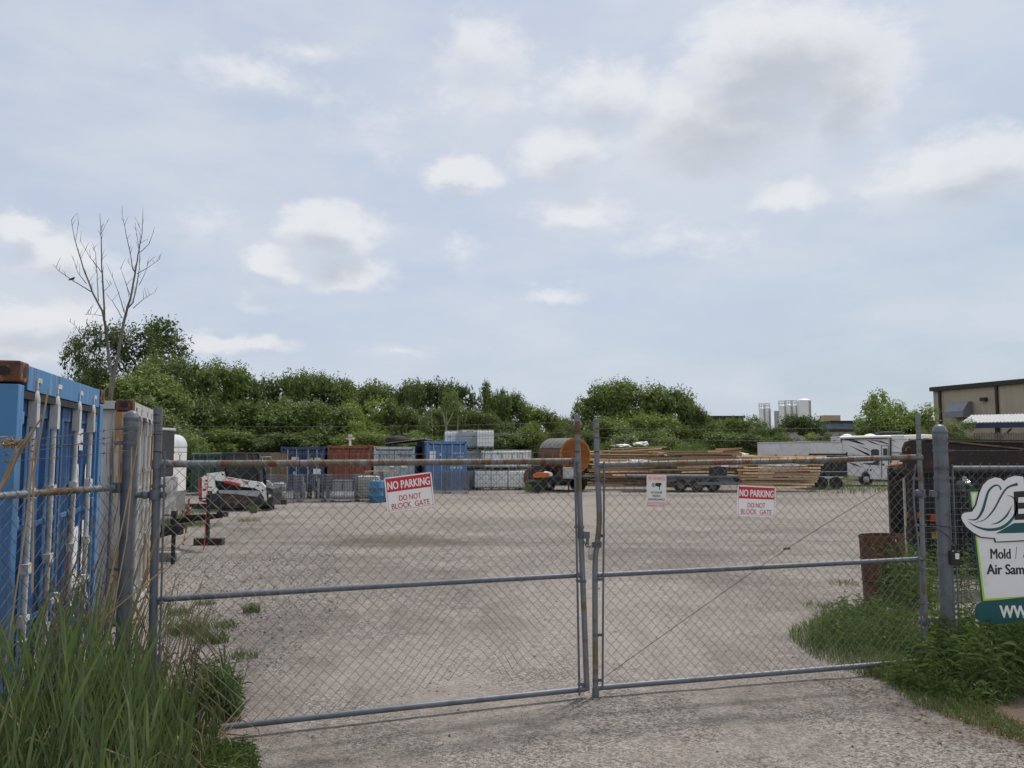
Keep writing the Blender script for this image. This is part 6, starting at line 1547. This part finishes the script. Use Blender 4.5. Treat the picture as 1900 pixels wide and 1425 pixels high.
# feathery tall grass thicket leaning right behind the lumber
def ribbon(mb, pts, ws, fold=0.0, mi=0):
    N = len(pts); vs = []
    for i, p in enumerate(pts):
        t_ = (Vector(pts[min(i+1, N-1)])-Vector(pts[max(i-1, 0)])).normalized(); s = t_.cross(Vector((sin(fold), cos(fold), .15)))
        s = s.normalized() if s.length > 1e-5 else Vector((1, 0, 0)); vs += [Vector(p)-s*ws[i]/2, Vector(p)+s*ws[i]/2]
    mb.add(vs, [(2*i, 2*i+1, 2*i+3, 2*i+2) for i in range(N-1)], mi, False)
reed_l = leaf_mat('willow_grass', (.07, .105, .035), (.10, .14, .045), (.14, .175, .07), .8)
mb = MB(); rg = random.Random(8)
for k in range(1500):
    px = rg.uniform(1238, 1332); Y = rg.uniform(50.5, 53); x = P(px, 850, Y).x; h = rg.uniform(1.6, 3.1)*(1-.35*abs(px-1278)/55); ln = rg.uniform(-.1, .75)
    z = gz(Y); pts = [(x, Y, z), (x+ln*.25, Y, z+h*.5), (x+ln*.7, Y+rg.uniform(-.2, .2), z+h*.88), (x+ln*1.25, Y, z+h*rg.uniform(.85, 1.0))]
    ribbon(mb, pts, [.03, .07, .05, .01], rg.uniform(-.8, .8))
tag(mb.build('tall_grass', reed_l), kind='stuff')

# the dead tree, traced limb by limb
YDT = 30.0
def D(zx, zy, dy=0): return P(80+zx/3.75, 380+zy/3.75, YDT+dy)
dtb = P(205, 760, YDT); dt_ = thing('dead_tree', 'bare dead forked tree rising behind the containers on the left', 'tree', (dtb.x, YDT, gz(YDT)))
LIMBS = [([(462,1420),(472,1330),(490,1200)], 7.5, 6.5, 0), ([(490,1200),(465,1130),(445,950),(430,820),(412,740)], 6, 3.6, -.3), ([(412,740),(345,610),(290,470),(255,360),(220,240),(195,110)], 3.4, .6, -.5),
 ([(428,790),(420,600),(410,450),(405,300),(403,190),(395,60)], 3.2, .6, -.2), ([(490,1200),(520,1060),(550,880),(575,760),(610,640),(645,450),(660,350),(690,200),(693,80)], 6, .6, .3),
 ([(590,720),(625,680),(648,580),(668,450),(672,330),(640,125)], 2.6, .5, .7), ([(640,470),(625,450),(600,310),(570,170),(550,65)], 2.2, .5, .4), ([(335,605),(210,530),(110,460),(68,415)], 1.8, .4, -.8),
 ([(552,790),(490,680),(455,640)], 1.5, .4, .1), ([(562,740),(520,600),(470,475)], 1.7, .4, .5), ([(625,720),(700,655),(780,605)], 1.5, .4, .8), ([(655,480),(740,430),(810,380)], 1.5, .4, .6), ([(675,330),(740,270),(770,180)], 1.3, .4, .6),
 ([(407,470),(330,370),(260,255)], 1.4, .4, -.5), ([(385,670),(375,480),(365,330),(340,290)], 1.5, .4, -.4), ([(425,600),(475,550)], 1, .4, 0), ([(412,375),(445,345)], .9, .3, 0), ([(403,205),(445,120)], .9, .3, -.1),
 ([(300,550),(240,470),(205,360)], 1.3, .4, -.7), ([(410,772),(340,762),(285,765)], 1, .3, -.3), ([(226,245),(245,140)], .9, .3, -.5), ([(262,375),(300,300)], .8, .3, -.5), ([(440,920),(285,925),(215,835),(180,810)], 1.2, .3, -.9),
 ([(608,640),(560,500),(535,430)], 1.3, .35, .4), ([(598,640),(575,530)], .9, .3, .5), ([(640,460),(580,385)], .9, .3, .4), ([(668,560),(720,450),(740,360)], 1.2, .35, .8), ([(690,190),(665,150)], .7, .3, .5), ([(540,960),(660,960)], .7, .3, .5), ([(480,1180),(570,1090)], .8, .3, .2)]
mb = MB(); rd_ = random.Random(12)
for pts, r0, r1, dy in LIMBS:
    q = []; n_ = len(pts)
    for i in range(n_-1):
        for k in range(4):
            u = k/4; x = pts[i][0]*(1-u)+pts[i+1][0]*u; y = pts[i][1]*(1-u)+pts[i+1][1]*u
            f = (i+u)/(n_-1); q.append((D(x+rd_.uniform(-1.5, 1.5), y, dy*f), f))
    q.append((D(*pts[-1], dy), 1.0))
    kk = YDT/F/1.75
    mb.tube([p for p, f in q], [(r0*(1-f)+r1*f)*kk for p, f in q], 7)
    for p, f in q[3:]:                                     # fine twigs
        if rd_.random() < .55 and r0 < 6.5:
            v = Vector((rd_.uniform(-.7, .7), rd_.uniform(-.5, .5), rd_.uniform(.5, 1.4))).normalized()*rd_.uniform(.15, .5)
            mb.tube([p, p+v*.5+Vector((0, 0, .03)), p+v], [.010, .007, .004], 4)
mb.tube([(dtb.x, YDT, gz(YDT)-.1), (dtb.x+.02, YDT, 1.5), D(462, 1410)], [.2, .17, .13], 10)
mb.build('trunk', deadwood, dt_, sub=dt_.location)
bq = D(198, 528, -.6); bd = thing('bird', 'small dark bird perched on a low left twig of the dead tree', 'bird', bq); mb = MB()
mb.tube([(-.13, 0, .02), (-.06, 0, .045), (0, 0, .06), (.05, 0, .085), (.085, 0, .11), (.115, 0, .105), (.14, 0, .10)], [.010, .03, .045, .04, .03, .02, .004], 10); mb.build('bird_body', black, bd)

# ------------------------------------------------------------------ ground vegetation
reed_g = leaf_mat('reed_green', (.100, .138, .062), (.068, .100, .050), (.15, .18, .09), 1.4, .3, .5, 0)
reed_dry = pmat('dry_reed', (.34, .25, .155), (.25, .18, .11), 4, (.45, .6), .8)
weed_g = leaf_mat('weed_green', (.065, .105, .038), (.10, .145, .050), (.15, .195, .072), 1.6, .3, .55, 0)
grass_g = leaf_mat('grass_green', (.080, .115, .040), (.11, .142, .050), (.17, .19, .08), 1.1, .3, .55, 0)
rv_ = random.Random(77)
def reed(mb, x, y, h, lean, az_, nleaf=8):
    z = gz(y)+bumpz(x, y); dx, dy = cos(az_)*lean, sin(az_)*lean
    stem = [Vector((x+dx*h*(k/6)**1.6, y+dy*h*(k/6)**1.6, z+h*.86*k/6)) for k in range(7)]
    mb.tube(stem, [.0042, .004, .0037, .0034, .003, .0024, .0015], 5, caps=False)
    side = rv_.random()*6.28
    for j in range(nleaf):
        f = .14+.84*j/(nleaf-1); k = f*6; i0 = min(5, int(k)); p = stem[i0].lerp(stem[i0+1], k-i0)
        a = side+pi*j+rv_.uniform(-.5, .5); L = h*rv_.uniform(.26, .44)*(1-.25*abs(f-.55)); up = rv_.uniform(2.2, 5.0) if f > .6 else rv_.uniform(1.5, 3.6)
        d_ = Vector((cos(a), sin(a), up)).normalized(); pts = []; q = p.copy(); n = 6
        for s in range(n+1):
            pts.append(q.copy()); d_ = (d_+Vector((0, 0, -.05-.10*rv_.random()*s/n*1.6))).normalized(); q = q+d_*L/n
        w = rv_.choice((.007, .009, .012, .016))*rv_.uniform(.85, 1.15)
        ribbon(mb, pts, [w*.45, w*.95, w, w*.88, w*.66, w*.36, .001], rv_.uniform(-.9, .9))
reed_area = [(-2.9,3.3),(-2.62,4.2),(-2.45,4.9),(-2.2,5.3),(-1.95,5.45),(-1.80,5.1),(-1.74,4.6),(-1.62,4.0),(-1.5,3.3),(-2.9,2.9)]
def reed_h(x, y):
    px = CX+F*x/y; T = ((-400, 1.15), (0, 1.10), (150, 1.08), (250, .92), (320, .62), (380, .38), (440, .22), (900, .2))
    for (a, ha), (b_, hb) in zip(T, T[1:]):
        if px <= b_: return ha+(hb-ha)*max(0, px-a)/(b_-a)
    return .26
mb = MB()
for x, y in sample(reed_area, 470, rv_):
    reed(mb, x, y, reed_h(x, y)*rv_.uniform(.6, 1.05)*(1 if y > 3.8 else .85), rv_.uniform(.02, .16), rv_.uniform(-1.2, 1.6), rv_.randint(7, 10))
for px, py, h in ((420,1250,.42),(400,1250,.5),(432,1262,.36),(335,1290,.75),(345,1285,.65),(410,1265,.45)):
    q = G(px, py+90); reed(mb, q.x, q.y, h, .1, .3, 8)
tag(mb.build('reeds', reed_g), kind='stuff')
mb = MB()                                                   # last year's dry stalks standing along the fence
for k in range(190):
    u = rv_.random(); px = rv_.uniform(-60, 330); base = G(px, rv_.uniform(1300, 1400) if px < 200 else rv_.uniform(1330, 1390)); h = rv_.uniform(.7, 1.75)*(1 if px < 200 else .62)
    az_ = rv_.uniform(-.5, .9); ln = rv_.uniform(.05, .38)
    pts = [base+Vector((cos(az_)*ln*h*(s/5)**1.3, sin(az_)*ln*h*.3*(s/5), h*s/5)) for s in range(6)]
    mb.tube(pts, [.0045, .0042, .0038, .0034, .0028, .0018], 5, caps=False)
    if rv_.random() < .4: ribbon(mb, [pts[3], pts[3]+Vector((.08, -.02, .06)), pts[3]+Vector((.16, -.03, -.04)), pts[3]+Vector((.19, -.03, -.17))], [.008, .014, .011, .002], rv_.uniform(-1, 1))
def stalk(pxs, Y, r=.005): mb.tube([P(a, b_, Y) for a, b_ in pxs], r, 6, caps=False)
for k in range(9): stalk([(-30+rv_.uniform(-10, 10), 960+rv_.uniform(-20, 20)), (15+rv_.uniform(-6, 6), 880), (34+rv_.uniform(-5, 5), 838+rv_.uniform(-8, 8)), (62+k*2, 798-k*3)], 3.9+k*.02, .004)
stalk([(60,1100),(62,880),(90,720)], 4.1); stalk([(195,1210),(235,1000),(243,905),(244,830)], 4.6, .004); stalk([(165,1260),(230,960),(262,790)], 4.5, .004); stalk([(10,1230),(50,960),(66,812)], 3.9, .004); stalk([(130,1300),(200,1140),(300,1060)], 4.3, .004)
for k in range(60): c = P(12+rv_.gauss(8, 14), 824+rv_.gauss(0, 5), 3.95); v = Vector((rv_.uniform(-1, 1), rv_.uniform(-1, 1), rv_.uniform(-.5, .5)))*.03; mb.tube([c-v, c+v], .0022, 4)
for k in range(260): 
    x, y = sample(reed_area, 1, rv_)[0], None
    x, y = x; a = rv_.uniform(0, 6.28); L = rv_.uniform(.15, .5); z = gz(y)+.03
    mb.tube([(x, y, z+rv_.uniform(0, .12)), (x+cos(a)*L, y+sin(a)*L, z+rv_.uniform(0, .25))], .003, 4, caps=False)
q = G(395, 1362); mb.tube([P(325, 1353, q.y-.2), P(400, 1360, q.y-.2), P(455, 1364, q.y-.2)], .006, 5)
for x, y in sample(reed_area, 330, rv_):
    h = reed_h(x, y)*rv_.uniform(.4, .9); a = rv_.uniform(0, 6.28); z = gz(y); l_ = rv_.uniform(.1, .3)
    p = Vector((x, y, z+h*rv_.uniform(.2, .9))); ribbon(mb, [p, p+Vector((cos(a)*l_*.5, sin(a)*l_*.5, .08)), p+Vector((cos(a)*l_, sin(a)*l_, -.02)), p+Vector((cos(a)*l_*1.15, sin(a)*l_*1.15, -.15))], [.006, .009, .007, .001], rv_.uniform(-1, 1))
tag(mb.build('dry_reeds', reed_dry), kind='stuff')
def blade(mb, x, y, h, w, curl):
    z = gz(y)+bumpz(x, y)-.005; a = rv_.uniform(0, 6.28); c, s = cos(a), sin(a)
    pts = [Vector((x, y, z)), Vector((x+c*curl*h*.25, y+s*curl*h*.25, z+h*.5)), Vector((x+c*curl*h*.65, y+s*curl*h*.65, z+h*.86)), Vector((x+c*curl*h*1.1, y+s*curl*h*1.1, z+h*(1-.35*curl)))]
    ribbon(mb, pts, [w, w*.9, w*.6, .0006], rv_.uniform(-1.5, 1.5))
def leafy(mb, x, y, h, nl=9, w=.016, L=.12):
    z = gz(y)+bumpz(x, y); a0 = rv_.uniform(0, 6.28); ln = rv_.uniform(0, .3); top = Vector((x+cos(a0)*ln*h, y+sin(a0)*ln*h, z+h)); b_ = Vector((x, y, z))
    mb.tube([b_, b_.lerp(top, .5)+Vector((0, 0, .02)), top], [.004, .003, .0015], 4, caps=False)
    for j in range(nl):
        f = .2+.8*j/(nl-1); p = b_.lerp(top, f); a = a0+j*2.4+rv_.uniform(-.3, .3); l_ = L*rv_.uniform(.7, 1.2)*(1.15-.5*f); el = rv_.uniform(.2, .7) if f < .85 else rv_.uniform(.6, 1.5)
        pts = []; q = p.copy(); d_ = Vector((cos(a), sin(a), el)).normalized()
        for s in range(5): pts.append(q.copy()); d_ = (d_+Vector((0, 0, -.26))).normalized(); q = q+d_*l_/4
        ribbon(mb, pts, [w*.3, w, w*.95, w*.6, .001], rv_.uniform(-1, 1))
# low weeds and grass
mb = MB()
def grass_patch(poly, n, h0, h1, wd=.005, edge=None):
    for x, y in sample(gpoly(poly), n, rv_): 
        k = .55+.6*(mnoise.noise(Vector((x*1.7, y*1.7, 5)))+.5)
        blade(mb, x, y, rv_.uniform(h0, h1)*k, wd*rv_.uniform(.7, 1.3), rv_.uniform(.2, .9))
grass_patch([(1480,1172),(1530,1142),(1640,1132),(1705,1150),(1700,1236),(1610,1234),(1520,1206)], 4800, .07, .22)
grass_patch([(1590,1250),(1700,1225),(1960,1200),(1990,1290),(1860,1298),(1800,1308),(1710,1288),(1640,1264)], 6000, .06, .20)
grass_patch([(1650,1275),(1820,1305),(1900,1355),(1990,1380),(1990,1430),(1900,1388),(1790,1345),(1700,1312)], 1800, .03, .10)
grass_patch([(1475,1160),(1462,1185),(1510,1222),(1620,1262),(1660,1262),(1600,1230),(1500,1190)], 900, .03, .12)
grass_patch([(380,1300),(430,1320),(450,1340),(380,1345),(300,1330)], 1500, .1, .3)
grass_patch([(300,1400),(430,1390),(470,1405),(482,1440),(380,1460)], 1500, .03, .13)
grass_patch([(-200,1500),(-200,1320),(300,1300),(380,1400),(440,1480),(420,1800)], 5000, .08, .32, .006)
grass_patch([(300,1120),(400,1130),(410,1150),(385,1195),(300,1190)], 500, .03, .12)
for px, py, r_, n_, h_ in ((350,1175,.22,260,.14),(395,1192,.16,200,.12),(420,1165,.14,120,.09),(467,1138,.10,130,.11),(455,1220,.15,110,.07),(380,1122,.14,100,.06),(330,1140,.18,130,.08),(462,968,.35,160,.12),(470,952,.12,110,.26),(340,975,.7,420,.4),(460,985,.5,60,.08),(1535,1125,.3,120,.06),(1570,1085,.25,80,.07),(380,978,.5,120,.14),(430,1010,.4,50,.06)):
    c = G(px, py)
    for k in range(n_): a = rv_.uniform(0, 6.28); q = r_*sqrt(rv_.random()); blade(mb, c.x+cos(a)*q, c.y+sin(a)*q*.7, h_*rv_.uniform(.5, 1.3), .007 if h_ < .2 else .012, rv_.uniform(.3, 1))
grass_patch([(1500,905),(1560,900),(1660,903),(1665,915),(1570,918),(1495,915)], 700, .12, .42, .025)
grass_patch([(972,905),(1012,903),(1018,912),(975,914)], 700, .3, .9, .03)
tag(mb.build('grass', grass_g), kind='stuff')
mb = MB()
def weed_patch(poly, n, h0, h1, nl=10, w=.016, L=.12):
    for x, y in sample(gpoly(poly), n, rv_): leafy(mb, x, y, rv_.uniform(h0, h1), nl, w, L)
weed_patch([(1690,1240),(1760,1215),(1960,1200),(1990,1285),(1850,1295),(1740,1285)], 250, .20, .46, 13, .018, .14)
weed_patch([(1720,1215),(1990,1195),(1990,1235),(1740,1245)], 110, .28, .52, 14, .018, .14)
weed_patch([(1640,1272),(1700,1250),(1960,1280),(1850,1312),(1800,1312)], 260, .06, .2, 8, .014, .08)
weed_patch([(1500,1205),(1560,1140),(1700,1150),(1700,1235)], 260, .1, .3, 8, .013, .09)
weed_patch([(1625,1118),(1720,1110),(1735,1150),(1640,1150)], 130, .3, .85, 12, .013, .13)
weed_patch([(370,1290),(420,1310),(450,1335),(395,1345),(350,1330)], 190, .12, .34, 9, .013, .10)
weed_patch([(300,1420),(400,1395),(470,1400),(478,1440),(420,1460)], 150, .05, .12, 8, .011, .06)
weed_patch([(200,1420),(400,1420),(460,1480),(300,1600)], 200, .06, .2, 9, .012, .08)
weed_patch([(1700,1085),(1990,1080),(1990,1140),(1705,1150)], 90, .3, .8, 10, .013, .12)
tag(mb.build('weeds', weed_g), kind='stuff')
mb = MB()                                                    # dead leaves and crumbs at the verge
for x, y in sample(gpoly([(1500,1260),(1640,1275),(1800,1335),(1960,1400),(1960,1440),(1750,1370),(1600,1300)]), 420, rv_)+sample(gpoly([(1820,1330),(1990,1345),(1990,1420),(1880,1385)]), 380, rv_)+sample(gpoly([(1200,1100),(1480,1110),(1460,1200),(1250,1160)]), 60, rv_):
    z = gz(y)+bumpz(x, y)+.006; a = rv_.uniform(0, 6.28); s = rv_.uniform(.006, .02)
    mb.add([(x+cos(a)*s, y+sin(a)*s, z), (x-sin(a)*s*.5, y+cos(a)*s*.5, z+.006), (x-cos(a)*s, y-sin(a)*s, z+.002), (x+sin(a)*s*.5, y-cos(a)*s*.5, z+.005)], [(0, 1, 2, 3)])
tag(mb.build('leaf_litter', leaf_mat('litter', (.20, .13, .08), (.14, .085, .05), (.28, .19, .11), 3, .1, .8, 0)), kind='stuff')
